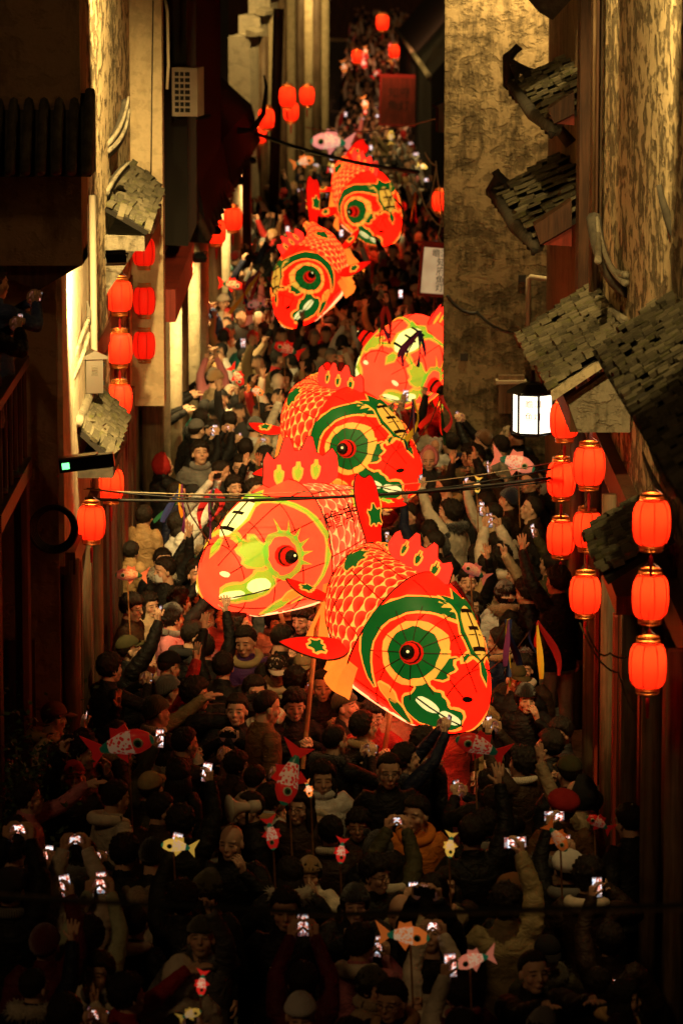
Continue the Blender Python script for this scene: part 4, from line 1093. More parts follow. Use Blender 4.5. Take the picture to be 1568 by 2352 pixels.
# ---------------------------------------------------------------- left second house
H = house('plaster_house', 'tall house with flaking golden plaster side and smooth end pilaster, beside hanging red lanterns', 'house')
wall(H, 'street_wall', (-9, 37.22, 2.9), (-2.52, 46, 12), 'plaster_gold')
wall(H, 'ground_floor', (-9, 37.22, 0), (-2.56, 46, 2.9), 'wood_dark')
wall(H, 'end_pilaster', (-9, 46.02, 2.6), (-2.14, 46.5, 12), 'plaster_smooth')
R = random.Random(9); y = 37.3
while y < 45.9:
    w = R.choice((.12, .2, .3, .45)); mb = MB(); d = R.uniform(0, .05); mb.b2((-2.56, y, 0), (-2.50 + d, min(45.95, y + w), 2.85)); mb.obj('door_panel', R.choice(['wood_dark', 'wood_red', 'wood_red', 'wood_grey']), H); y += w + .015
for y in (37.6, 39.9, 42.4, 44.9): sweep(H, 'column', [(-2.57, y, 0), (-2.57, y, 4.0)], .085, 'wood_red', 12)
wall(H, 'beam', (-2.56, 37.3, 3.95), (-2.50, 45.9, 4.2), 'wood_dark')
tiled_patch(H, (-2.5, 40.9, 5.46), (-2.5, 45.4, 5.58), (-2.05, 40.9, 5.20), (-2.13, 45.4, 5.24), 11, 8, .15, 5, .035)
mb = MB(); mb.b2((-2.52, 40.9, 4.98), (-2.10, 44.9, 5.14)); mb.obj('canopy_base', 'stone', H)
mb = MB(); mb.prism([(-2.52, 41, 4.5), (-2.2, 41, 4.98), (-2.52, 41, 4.98)], (0, 3.6, 0)); mb.obj('corbel', 'stone', H)
for (a, b, c_, y0) in (((243, 335), (285, 300), (296, 222), 41.5), ((246, 348), (292, 320), (297, 250), 41.5), ((245, 445), (265, 400), (298, 372), 41.2)):
    sweep(H, 'swept_ridge', curve3(W(*a, y0), W(*b, y0 + .4), W(*c_, y0 + .8)), np.linspace(.030, .014, 12).tolist(), 'stone')
    sweep(H, 'swept_ridge_base', [p + Vector((-.04, .1, -.06)) for p in curve3(W(*a, y0), W(*b, y0 + .4), W(*c_, y0 + .8))], .05, 'ridge_dark')
sweep(H, 'drain_hose', [W(380, 0, 45.9), W(385, 30, 45.8), W(387, 150, 45.8), W(384, 205, 45.8)], .018, 'cable_pale')
sweep(H, 'conduit', [W(352, 0, 45.95), W(347, 420, 45.95)], .008, 'ridge_dark')
# ---------------------------------------------------------------- left row with white columns
H = house('white_column_house', 'long low house with floodlit white columns and a dark overhanging roof', 'house')
wallq(H, 'street_wall', (-2.62, 46.52), (-2.35, 88), 0, 3.9, -.4, 'plaster_white')
mb = MB(); mb.prism([(-9, 50, 4.4), (-2.0, 50, 4.15), (-2.0, 50, 9.5), (-9, 50, 9.5)], (0, 14, 0)); mb.obj('upper_wall', 'tile_bed', H)
mb = MB(); mb.prism([(-1.86, 54, 3.80), (-2.0, 54, 4.6), (-3.2, 54, 5.0), (-3.2, 54, 3.9)], (0, 11, -.12)); mb.obj('roof_eave', 'tile_bed', H)
mb = MB(); mb.prism([(-1.82, 65, 3.75), (-2.0, 65, 4.5), (-3.2, 65, 5.6), (-3.2, 65, 3.9)], (.10, 17, -.45)); mb.obj('roof_eave', 'tile_bed', H)
mb = MB(); mb.prism([(-2.35, 46.6, 3.55), (-2.02, 46.6, 3.55), (-2.02, 46.6, 3.95), (-2.35, 46.6, 3.95)], (0, 6, 0)); mb.obj('soffit_board', 'wood_red', H)
for i, (yy, x0) in enumerate(((48.5, -2.40), (50.6, -2.38), (53.2, -2.36), (55.8, -2.34), (58.6, -2.3), (62.0, -2.26), (66, -2.2), (70.5, -2.15), (76, -2.1))):
    sweep(H, 'column', [(x0, yy, 0), (x0, yy, 3.85)], .11 if i % 2 else .14, 'plaster_white' if i % 3 else 'wood_grey', 12)
    if i < 7:
        mb = MB(); mb.b2((x0 - .10, yy + .35, .0), (x0 - .02, yy + 1.2, 3.3)); mb.obj('doorway', 'wood_dark' if i % 2 else 'wood_red', H)
sweep(H, 'dark_post', [W(566, 372, 75), W(568, 640, 75)], .09, 'wood_dark', 8)
for i in range(22):
    y0 = 54 + i * 1.25; mb = MB(); mb.tube([(-1.84 + .0045 * (y0 - 54) - .02, y0, 3.86 - .022 * (y0 - 54) * .8), (-2.2, y0, 4.5 - .02 * (y0 - 54) * .6)], .06, 8); mb.obj('eave_tile', 'ridge_dark', H, True)
hk = [W(545, 300, 62), W(580, 300, 62), W(605, 260, 62), W(612, 200, 62), W(606, 172, 62)]
sweep(H, 'roof_finial', hk, [.06, .05, .04, .03, .012], 'tile_bed')
# ---------------------------------------------------------------- left far wall with stepped coping
H = house('stepped_wall', 'far pale wall with stepped coping lit gold, behind the farthest red lanterns', 'wall')
A_, B_ = Vector((-2.08, 88, 0)), Vector((-.50, 99, 0))
for i in range(8):
    p, q = A_.lerp(B_, i / 8), A_.lerp(B_, (i + 1) / 8)
    wallq(H, 'wall_bay', p[:2], q[:2], 0, 5.25 + i * .42, -.5, 'plaster_white')
    sweep(H, 'pilaster', [(q.x + .06, q.y - .05, 0), (q.x + .06, q.y - .05, 5.2 + i * .42)], .13, 'plaster_smooth' if i % 2 else 'wood_grey', 8)
    mb = MB(); mb.prism([(p.x - .1, p.y, 5.25 + i * .42), (p.x + .12, p.y - .1, 5.25 + i * .42), (p.x + .12, p.y - .1, 5.34 + i * .42), (p.x - .1, p.y, 5.42 + i * .42)], (q - p)); mb.obj('coping', 'ridge_pale', H)
sweep(H, 'dark_post', [W(640, 20, 86), W(628, 470, 86)], .12, 'wood_dark', 8)
# ---------------------------------------------------------------- right: plaster end wall
H = house('plaster_end_wall', 'tall blotchy plaster end wall facing down the street, brightly washed at its top', 'wall')
wall(H, 'wall', (1.35, 50, 0), (5, 50.5, 12), 'plaster_grey')
wall(H, 'return_wall', (2.80, 49.0, 3.6), (5, 49.98, 12), 'plaster_smooth')
wall(H, 'corner_edge', (1.335, 49.985, 0), (1.40, 50.2, 12), 'plaster_grey')
sweep(H, 'drain_pipe', [W(1212, 760, 49.9), W(1213, 640, 49.9), W(1218, 636, 49.85), W(1262, 642, 49.8), W(1270, 632, 49.5)], .035, 'pipe_white', 8)
mb = MB(); mb.box(W(1173, 905, 49.9), (.17, .08, .25)); mb.obj('meter_box', 'wood_grey', H)
mb = MB(); mb.box(W(1173, 876, 49.85), (.20, .12, .02)); mb.obj('box_hood', 'pipe_white', H)
for px in ((1175, 950), (1065, 820), (1198, 640)):
    mb = MB(); mb.box(W(*px, 49.99), (.05, .02, .05)); mb.obj('putlog_hole', 'black_rubber', H)
# ---------------------------------------------------------------- right: gate tower with two flying eaves
H = house('gate_tower', 'dark gate tower with two small upturned tiled eaves in front of the plaster end wall', 'tower')
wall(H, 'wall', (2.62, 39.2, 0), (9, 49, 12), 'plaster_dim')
wall(H, 'fascia', (2.45, 39.1, 0), (2.6, 39.4, 12), 'wood_dark')
def flying_eave(near, far, ridge_z, rail, board, seed):
    """canopy sloping to the street; near and far eave corners, swept openwork rail along its far verge, boards on its near verge"""
    N, F_ = Vector(near), Vector(far); A1 = Vector((2.62, N.y, ridge_z)); B1 = Vector((2.62, F_.y, ridge_z + .02))
    tiled_patch(H, A1, B1, N, F_, 11, 6, .12, seed, .025)
    sweep(H, 'eave_edge', [N + Vector((0, 0, -.05)), N.lerp(F_, .4) + Vector((-.04, 0, -.07)), F_ + Vector((-.05, 0, .02))], [.07, .085, .06], 'ridge_dark')
    for k in range(12):
        p = N.lerp(F_, k / 11) + Vector((-.03, 0, -.07)); sweep(H, 'drip_tile', [p, p + Vector((-.02, 0, -.07))], [.05, .02], 'tile_bed', 6)
    R_ = [W(*q, 45.4) for q in rail]; n_ = len(R_)
    sweep(H, 'ridge_rail', R_, np.linspace(.05, .065, n_).tolist(), 'tile_bed')
    L_ = [p + Vector((.02, -.1, -.27)) for p in R_[2:]]
    sweep(H, 'ridge_base', L_, .055, 'tile_bed')
    for k, p in enumerate(R_[2:]): sweep(H, 'ridge_baluster', [p, p + Vector((.01, -.05, -.13)), p + Vector((.02, -.1, -.26))], [.075, .03, .075], 'tile_bed', 6)
    tip = R_[1]; sweep(H, 'corner_horn', [R_[0], tip, F_ + Vector((-.05, 0, .0))], [.03, .07, .09], 'tile_bed')
    for nm, q, mt, d in (('verge_board', board[0], 'wood_dark', 0.0), ('soffit_board', board[1], 'wood_red', .05)):
        mb = MB(); mb.prism([W(*p, 39.05 + d) for p in q], (0, .35, 0)); mb.obj(nm, mt, H)
flying_eave((2.17, 39.15, 6.44), (2.05, 45.8, 6.48), 6.78, [(1192, 106), (1166, 132), (1184, 152), (1212, 166), (1245, 174), (1280, 171), (1312, 167)], (((1258, 250), (1318, 210), (1318, 262), (1272, 284)), ((1276, 284), (1318, 262), (1318, 288))), 11)
flying_eave((2.0, 39.15, 5.25), (1.85, 45.8, 5.2), 5.66, [(1136, 392), (1146, 408), (1166, 424), (1192, 432), (1225, 430), (1265, 422), (1306, 411)], (((1226, 518), (1312, 460), (1312, 520), (1240, 562)), ((1244, 562), (1312, 522), (1312, 566))), 12)
sweep(H, 'bracket', [W(1310, 330, 41.4), W(1285, 300, 41.4), W(1275, 275, 41.4)], [.07, .06, .03], 'ridge_dark')
up = [W(1310, 0, 41.3), W(1268, 46, 41.3), W(1240, 30, 41.3), W(1215, 0, 41.3), W(1210, -40, 41.3), W(1310, -40, 41.3)]
mb = MB(); mb.prism(up[::-1], (0, .5, 0)); mb.obj('upper_eave', 'ridge_dark', H)
# ---------------------------------------------------------------- right: near house
H = house('canopy_house', 'timber and plaster house with stepped tiled canopies and red lanterns along its front', 'house')
wall(H, 'street_wall', (2.52, 14, 3.2), (9, 38.6, 12), 'plaster_gold')
wall(H, 'ground_floor', (2.56, 14, 0), (9, 38.6, 3.2), 'wood_dark')
for (x0, x1, y0, y1, mt) in ((2.36, 2.52, 38.2, 38.7, 'wood_dark'), (2.44, 2.52, 37.3, 37.9, 'wood_grey'), (2.40, 2.46, 36.9, 37.15, 'wood_dark')):
    wall(H, 'corner_post', (x0, y0, 0), (x1, y1, 12), mt)
sweep(H, 'conduit', [(2.40, 36.7, 5.0), (2.40, 36.7, 11)], .02, 'wood_grey', 6)
R = random.Random(21); y = 22.0
while y < 38.1:
    w = R.choice((.14, .2, .32, .5)); mb = MB(); d = R.uniform(0, .07); mb.b2((2.48 - d, y, 0), (2.56, min(38.15, y + w), 3.15)); mb.obj('door_panel', R.choice(['wood_dark', 'wood_dark', 'wood_red', 'wood_grey', 'wood_grey']), H); y += w + .015
for y in (24.2, 26.4, 28.6, 30.8, 33.2, 35.6, 38.0): sweep(H, 'column', [(2.36, y, 0), (2.36, y, 3.6)], .08, 'wood_grey', 12)
wall(H, 'beam', (2.40, 22, 3.5), (2.54, 38.1, 3.75), 'wood_dark')
for y, mt in ((29.4, 'wood_red'), (32.2, 'wood_red'), (34.6, 'wood_red')):
    mb = MB(); mb.b2((2.33, y, .3), (2.36, y + .22, 2.7)); mb.obj('couplet_board', mt, H)
wall(H, 'doorstep', (1.98, 34.0, 0), (2.5, 38.0, .42), 'stone')
tiled_patch(H, (2.5, 32.9, 5.02), (2.5, 37.8, 4.95), (1.80, 32.9, 4.55), (1.74, 37.8, 4.42), 16, 10, .12, 31, .03)
mb = MB(); mb.prism([(1.82, 32.85, 4.47), (2.5, 32.85, 4.93), (2.5, 32.85, 4.99), (1.80, 32.85, 4.56)], (0, .12, 0)); mb.obj('verge', 'ridge_pale', H)
mb = MB(); mb.prism([(1.95, 32.98, 4.46), (2.5, 32.98, 4.85), (2.5, 32.98, 4.18), (2.05, 32.98, 4.18)], (0, .2, 0)); mb.obj('gable_board', 'stone', H)
wall(H, 'canopy_beam', (1.98, 33.0, 4.18), (2.12, 37.6, 4.36), 'wood_dark')
for i in range(17): sweep(H, 'eave_tile', [(1.76 + .0035 * (17 - i), 33.0 + i * .29, 4.50 - .006 * i), (1.9, 33.0 + i * .29, 4.60 - .006 * i)], .05, 'ridge_dark', 8)
sweep(H, 'canopy_ridge', curve3(W(1358, 665, 37.6), W(1375, 700, 36.5), W(1432, 735, 33.6)), [.04] * 12, 'stone')
for (a, b, c_) in (((1372, 505), (1385, 620), (1435, 650)), ((1376, 560), (1392, 630), (1438, 632)), ((1370, 500), (1376, 560), (1372, 600))):
    sweep(H, 'swept_ridge', curve3(W(*a, 35.6), W(*b, 35.0), W(*c_, 33.6)), np.linspace(.014, .034, 12).tolist(), 'stone')
sweep(H, 'swept_ridge_base', curve3(W(1362, 500, 35.9), W(1378, 640, 35.3), W(1445, 670, 33.8)), .07, 'ridge_dark')
H3 = H; H = house('near_eave_house', 'near house whose broad dark tiled eave hangs over the largest red lanterns', 'house')
wall(H, 'wall', (2.60, 16, 5.0), (9, 29.5, 12), 'plaster_gold')
tiled_patch(H, (2.62, 21.6, 5.95), (2.62, 29.6, 5.82), (1.98, 21.6, 5.42), (2.0, 29.6, 5.30), 27, 11, .10, 32, .03)
for i in range(26): sweep(H, 'eave_tile', [(1.96, 21.7 + i * .31, 5.40 - .0045 * i), (2.1, 21.7 + i * .31, 5.50 - .0045 * i)], .05, 'ridge_dark', 8)
sweep(H, 'swept_ridge', curve3(W(1512, 425, 29.5), W(1530, 520, 29.4), W(1585, 600, 29.2)), np.linspace(.02, .06, 12).tolist(), 'ridge_dark')
H = H3
tiled_patch(H, (2.45, 28.1, 4.12), (2.45, 30.4, 4.06), (1.95, 28.1, 3.80), (1.95, 30.4, 3.74), 9, 8, .16, 33, .03)
mb = MB(); mb.b2((2.05, 28.2, 3.50), (2.5, 30.3, 3.64)); mb.obj('canopy_base', 'wood_red', H)
for (a, b, c_) in (((1488, 1015), (1500, 1060), (1545, 1140)), ((1475, 1040), (1490, 1090), (1530, 1160))):
    sweep(H, 'swept_ridge', curve3(W(*a, 27.2), W(*b, 27.0), W(*c_, 26.5)), np.linspace(.010, .028, 12).tolist(), 'stone')
# ---------------------------------------------------------------- far right dark house, far end gate
H = house('dark_far_house', 'unlit far house with a pale strip along its gutter', 'house')
mb = MB(); mb.prism([(1.75, 54, 0), (2.95, 105, 0), (9, 105, 0), (9, 54, 0)], (0, 0, 3.0)); mb.obj('street_wall', 'wood_dark', H)
g0, g1 = W(985, 175, 88), W(908, 65, 128)
sweep(H, 'gutter', [g0, g1], .07, 'ridge_pale', 6)
mb = MB(); mb.prism([g0 + Vector((.05, 0, -3)), g1 + Vector((.1, 0, -3)), g1 + Vector((8, 0, 6)), g0 + Vector((8, 0, 6))], (0, 0, 3.0)); mb.obj('roof', 'tile_bed', H)
H = house('street_gate', 'dark gateway closing the far end of the street', 'gate')
mb = MB(); mb.b2((-6, 206, 0), (10, 207, 7.2)); mb.obj('wall', 'wood_dark', H)
mb = MB(); mb.prism([W(720, 95, 205), W(800, 100, 205), W(800, 90, 205), W(720, 85, 205)], (0, .3, 0)); mb.obj('lintel', 'plaster_smooth', H)
# ------------------------------------------------------------------ red paper lanterns
def lantern_mat(name, lo, hi, stren):
    m, t = newmat(name); x, y, z = t.sep(t.obj); lw = t.node('ShaderNodeLayerWeight'); lw.inputs[0].default_value = .35
    n, _ = t.noise(t.obj, 6, 3)
    cc = t.mix(n, lo, hi); e = t.node('ShaderNodeEmission'); t.setin(e, 0, cc); t.setin(e, 1, stren * (.8 + n * .4) if False else n * (.4 * stren) + .8 * stren)
    tr = t.node('ShaderNodeBsdfTranslucent'); tr.inputs[0].default_value = (.9, .06, .02, 1)
    d = t.node('ShaderNodeBsdfPrincipled'); d.inputs['Base Color'].default_value = (.7, .03, .015, 1); d.inputs['Roughness'].default_value = .55
    mx = t.node('ShaderNodeMixShader'); mx.inputs[0].default_value = .6; t.link(d.outputs[0], mx.inputs[1]); t.link(tr.outputs[0], mx.inputs[2])
    ad = t.node('ShaderNodeAddShader'); t.link(mx.outputs[0], ad.inputs[0]); t.link(e.outputs[0], ad.inputs[1]); t.link(ad.outputs[0], t.out.inputs[0])
lantern_mat('lantern_paper', (1.0, .010, .002), (1.0, .016, .004), .55)
simple('lantern_rib', (.10, .008, .006), .6); simple('brass', (.55, .30, .07), .35, .9, bump=.2, bscale=120)
def make_lantern():
    r = empty('red_lantern'); n = 32; mb = MB()
    prof = [(.088, -.165), (.112, -.150), (.130, -.115), (.139, -.06), (.141, 0), (.139, .06), (.130, .115), (.112, .150), (.088, .165)]
    mb.lathe(prof, n, cap=False); mb.obj('shade', 'lantern_paper', r, True)
    for k in range(8):
        a = 2 * PI * k / 8; mb = MB(); mb.tube([((q + .003) * math.cos(a), (q + .003) * math.sin(a), z) for q, z in prof], .0035, 5); mb.obj('rib', 'lantern_rib', r)
    for sg, nm in ((1, 'top_rim'), (-1, 'bottom_rim')):
        mb = MB()
        for q, z in ((.092, .166), (.090, .182), (.086, .205), (.082, .212)):
            mb.tube([(q * math.cos(a), q * math.sin(a), sg * z) for a in np.linspace(0, 2 * PI, 25)], .005, 5, cap=False)
        for k in range(24):
            a = 2 * PI * k / 24; mb.tube([(.090 * math.cos(a), .090 * math.sin(a), sg * .166), (.083 * math.cos(a + .2), .083 * math.sin(a + .2), sg * .21)], .0028, 4)
        mb.obj(nm, 'brass', r)
    mb = MB(); mb.tube([(-.08, 0, .21), (-.03, 0, .25), (0, 0, .29), (.03, 0, .25), (.08, 0, .21)], .003, 4); mb.tube([(0, 0, .29), (0, 0, .42)], .003, 4); mb.obj('hanger', 'metal_dark', r)
    mb = MB(); mb.tube([(0, 0, -.2), (0, 0, -.25)], .003, 4); mb.tube([(0, 0, -.25), (0, 0, -.28), (0, 0, -.40)], [.012, .016, .010], 8); mb.obj('tassel', 'ribbon_red', r)
    l = bpy.data.lights.new('lantern_bulb', 'POINT'); l.energy = 4.5; l.color = (1, .36, .13); l.shadow_soft_size = .03
    o = bpy.data.objects.new('lantern_bulb', l); o.location = (0, 0, .07); link(o, r)
    return r
LP = make_lantern(); LG = 'red paper lanterns hung along the house fronts'
_first = True
for (vx, vy, w, lab, sc) in (
        (275, 680, 60, 'red lantern at the top of the inner string of three by the wooden doors', 1), (275, 800, 60, 'red lantern in the middle of the inner string of three by the wooden doors', 1), (275, 917, 60, 'red lantern lowest of the string of three, just above the mossy tiled canopy', 1),
        (331, 578, 54, 'red lantern half hidden under the stone corbel of the golden plaster house', 1), (332, 690, 54, 'red lantern in the string below the stone corbel, partly behind a neighbour', 1), (332, 792, 54, 'red lantern lowest in the string below the stone corbel', 1),
        (255, 1112, 62, 'red lantern just below the mossy tiled canopy with the cables crossing it', 1), (210, 1200, 68, 'red lantern hanging lone above the coiled black hose', 1),
        (1296, 965, 68, 'red lantern touching the white glowing box lamp', 1), (1352, 1070, 75, 'red lantern beside the wooden corner post, below the box lamp neighbour', 1), (1288, 1100, 68, 'red lantern where the overhead cables meet the houses', 1),
        (1287, 1235, 66, 'red lantern above the grey trousered onlooker on the step', 1), (1348, 1215, 70, 'red lantern half hidden behind the lowest mossy tiled canopy', 1), (1343, 1365, 74, 'red lantern right under the lowest mossy tiled canopy', 1),
        (1495, 1200, 88, 'large red lantern topmost of three beside the lowest tiled canopy', 1), (1492, 1370, 86, 'large red lantern second of three on the timber front', 1), (1487, 1528, 88, 'large red lantern lowest of three on the timber front', 1),
        (1290, 700, 40, 'small red lantern peeking over the tiled canopy by the end wall', 1), (1010, 462, 34, 'small red lantern at the edge of the blotchy end wall', 1),
        (497, 532, 40, 'small red lantern in front of the floodlit white columns, lower of a pair', 1), (535, 503, 38, 'small red lantern in front of the floodlit white columns, upper of a pair', 1),
        (660, 222, 34, 'far red lantern in the upper pair on the stepped wall, beside the dark post', 1), (705, 220, 31, 'far red lantern on the pale end of the stepped wall', 1), (668, 256, 32, 'far red lantern overlapping below the upper pair on the stepped wall', 1),
        (878, 52, 26, 'farthest red lantern hanging near the dark gateway at the end of the street', 1), (905, 118, 22, 'far red lantern over the distant crowd beside the gutter', 1), (820, 130, 22, 'far red lantern low over the distant crowd by the gateway', 1),
        (612, 272, 34, 'far red lantern above the dark roof edge', 1), (597, 310, 28, 'far red lantern crossed by black cables at the roof edge', 1)):
    q = LP if _first else copy_tree(LP); _first = False
    Y = 8819 * .282 / w * (.945 if vx in (210, 255) else (.915 if vx > 1480 else 1)); q.location = W(vx, vy, Y); q.rotation_euler = (0, 0, random.uniform(0, .7)); tag(q, lab, 'lantern', LG)
    q.scale = (1.12,) * 3 if Y > 60 else ((.93,) * 3 if (vx > 1480 or vx in (210, 255)) else (1, 1, 1))
for ch in LP.children:
    pass
# ------------------------------------------------------------------ white box lamp
m, t = newmat('lamp_pane'); prin(t, (.8, .8, .75), .4, emit=(1.0, .90, .66), estr=2.2)
simple('faint_gold', (.75, .50, .15), .5)
r = empty('box_lamp', W(1222, 948, 37.2)); tag(r, 'white glowing hexagonal box lamp with black frame under the tiled canopy', 'lamp')
hexp = [(.20 * math.cos(PI / 6 + PI / 3 * k + .25), .20 * math.sin(PI / 6 + PI / 3 * k + .25)) for k in range(6)]
for k in range(6):
    a, b = Vector((*hexp[k], 0)), Vector((*hexp[(k + 1) % 6], 0))
    mb = MB(); v = [a * .97 + Vector((0, 0, -.185)), b * .97 + Vector((0, 0, -.185)), b * .97 + Vector((0, 0, .185)), a * .97 + Vector((0, 0, .185))]; mb.add(v, [(0, 1, 2, 3)]); mb.obj('pane', 'lamp_pane', r)
    mb = MB(); mb.tube([a + Vector((0, 0, -.2)), a + Vector((0, 0, .2))], .011, 4); mb.obj('frame_post', 'metal_dark', r)
    for z in (-.195, .195): mb = MB(); mb.tube([a + Vector((0, 0, z)), b + Vector((0, 0, z))], .012, 4); mb.obj('frame_rail', 'metal_dark', r)
mb = MB(); mb.lathe([(.26, .20), (.25, .22), (.12, .29), (.03, .31), (.02, .42)], 6); mb.obj('roof', 'metal_dark', r)
mb = MB(); mb.lathe([(.10, -.23), (.22, -.20)], 6); mb.obj('base', 'metal_dark', r)
for i, chs in enumerate(('瞻淇', '鱼灯')):
    tm_ = text_mesh(chs, .085, .001); o = mesh_obj('lettering', tm_, 'faint_gold', r); o.matrix_local = Matrix.Translation((-.0, -.19, .10 - i * .12)) @ Matrix.Rotation(PI / 2, 4, 'X')
# ------------------------------------------------------------------ floodlights
m, t = newmat('flood_lens'); prin(t, (.9, .85, .7), .3, emit=(1.0, .75, .35), estr=6.0)
FG = 'floodlights washing the house walls'
def flood(loc, aim, watts, label, size=.9, col=(1, .66, .22), blend=.7, rad=.06):
    r = empty('floodlight', loc); r.rotation_euler = (Vector(aim) - Vector(loc)).to_track_quat('-Z', 'Y').to_euler()
    mb = MB(); mb.b2((-.09, -.06, .0), (.09, .06, .07)); mb.obj('housing', 'metal_dark', r)
    mb = MB(); mb.add([(-.08, -.05, -.002), (.08, -.05, -.002), (.08, .05, -.002), (-.08, .05, -.002)], [(0, 3, 2, 1)]); mb.obj('lens', 'flood_lens', r)
    mb = MB(); mb.tube([(-.10, 0, .035), (-.10, 0, .13), (.10, 0, .13), (.10, 0, .035)], .008, 5); mb.obj('bracket', 'metal_dark', r)
    l = bpy.data.lights.new('flood_beam', 'SPOT'); l.energy = watts; l.color = col; l.spot_size = size * 2; l.spot_blend = blend; l.shadow_soft_size = rad
    o = bpy.data.objects.new('flood_beam', l); o.location = (0, 0, -.02); link(o, r)
    tag(r, label, 'floodlight', FG); return r
flood((-1.55, 37.9, 9.4), (-2.55, 41.5, 6.2), 4600, 'floodlight aimed down the flaking golden plaster side', .52)
flood((-2.0, 33.85, 5.60), (-2.47, 35.9, 4.5), 1500, 'floodlight tucked under the overhanging upper storey', .80)
flood((2.45, 48.9, 9.0), (2.2, 50, 7.6), 1700, 'floodlight washing the top of the blotchy end wall', .85)
flood((1.5, 28.0, 9.7), (2.55, 32.6, 5.9), 2000, 'floodlight washing the plaster above the tiled canopies', .62)
flood((1.75, 26.0, 9.6), (2.45, 27.5, 5.6), 420, 'added dim light standing in for spill on the largest tiled canopy', .6)  # added lamp, stands in for spill light on the canopy tiles
flood((1.8, 35.2, 9.7), (2.5, 36.9, 6.0), 800, 'floodlight beside the timber corner post', .55)
flood((1.2, 41.5, 9.4), (2.2, 42.7, 5.9), 420, 'added light brightening the two upturned eaves', .40)  # added lamp, put in only to brighten the eave tiles
for i, (x, y, z) in enumerate(((-1.95, 52.2, 3.75), (-1.9, 57.0, 3.68), (-1.9, 62.5, 3.58), (-1.85, 69, 3.45), (-1.8, 76, 3.3))):
    flood((x, y, z), (x - .55, y + .8, 2.2), (700, 580, 620, 620, 800)[i], 'floodlight tucked under the long dark eave of the white columned house', .85)
flood((-.6, 86, 8.5), (-1.6, 91, 5.2), 1100, 'floodlight aimed at the far stepped coping', 1.0)
flood((-.2, 95, 8.0), (-.9, 97, 5.0), 800, 'floodlight aimed at the pale end of the stepped wall', 1.0)
flood((.7, 99, 7.5), (1.5, 128, 1.5), 3000, 'added reddish light over the crowd past the far bend of the street', .6, (1, .40, .16))  # added lamp, gives the far crowd its reddish light
flood((2.2, 138, 7.5), (1.8, 160, 1.5), 2200, 'added reddish light on the crowd before the gateway at the street end', .7, (1, .36, .14))  # second added lamp, reddish light for the rearmost rows of the crowd
# ------------------------------------------------------------------ steel wall lamp, exit-green unit, air conditioner
def wall_lamp(px, Y, s, label):
    r = empty('wall_lamp', W(*px, Y)); r.scale = (s,) * 3; r.rotation_euler = (0, 0, .25)
    mb = MB(); mb.b2((-.085, -.07, -.21), (.085, .07, .13)); mb.obj('body', 'steel', r)
    mb = MB(); mb.prism([(-.125, -.10, .13), (.125, -.10, .13), (.125, -.10, .155), (0, -.10, .215), (-.125, -.10, .155)], (0, .2, 0)); mb.obj('cap', 'steel', r)
    for k in range(4): mb = MB(); mb.tube([(-.03, -.073, -.02 + k * .024), (.03, -.073, -.02 + k * .024)], .009, 6); mb.obj('louvre', 'steel', r)
    for z in (.07, -.12): mb = MB(); mb.b2((.085, -.02, z - .02), (.11, .02, z + .02)); mb.obj('clip', 'metal_dark', r)
    mb = MB(); mb.b2((-.05, .07, -.05), (.05, .18, .05)); mb.obj('wall_mount', 'metal_dark', r)
    tag(r, label, 'wall lamp'); return r
wall_lamp((215, 853), 36.5, .97, 'brushed steel wall lamp with a gabled cap above the mossy canopy')
wall_lamp((1017, 268), 60, 1.15, 'pale wall lamp at the far edge of the blotchy end wall')
m, t = newmat('green_led'); prin(t, (.02, .1, .03), .3, emit=(.15, 1.0, .25), estr=3.0)
r = empty('green_lit_fixture', W(200, 1062, 33.25)); r.rotation_euler = (0, -.12, 0); tag(r, 'dark fixture box with a small green light under the mossy canopy', 'fixture')
mb = MB(); mb.b2((-.24, -.06, -.06), (.24, .06, .06)); mb.obj('housing', 'metal_dark', r)
mb = MB(); mb.b2((-.24, -.10, .06), (.1, .06, .075)); mb.obj('shade', 'steel', r)
mb = MB(); mb.b2((-.215, -.066, -.03), (-.15, -.06, .025)); mb.obj('led', 'green_led', r)
r = empty('air_conditioner', W(432, 210, 49.6)); r.rotation_euler = (0, 0, -.25); tag(r, 'cream air conditioner unit high on the dark wall by the pilaster', 'air conditioner')
mb = MB(); mb.b2((-.17, -.15, -.31), (.17, .15, .31)); mb.obj('case', 'appliance', r)
mb = MB(); mb.b2((-.13, -.153, -.27), (.07, -.150, .27)); mb.obj('fan_opening', 'black_rubber', r)
for k in range(8): mb = MB(); z = -.27 + k * .077; mb.b2((-.135, -.165, z - .012), (.075, -.154, z + .012)); mb.obj('grille_bar', 'appliance', r)
for x in (-.065, .0): mb = MB(); mb.b2((x - .006, -.168, -.27), (x + .006, -.154, .27)); mb.obj('grille_bar', 'appliance', r)
mb = MB(); mb.b2((-.17, -.05, -.36), (-.13, .5, -.32)); mb.b2((.12, -.05, -.36), (.16, .5, -.32)); mb.obj('bracket', 'metal_dark', r)
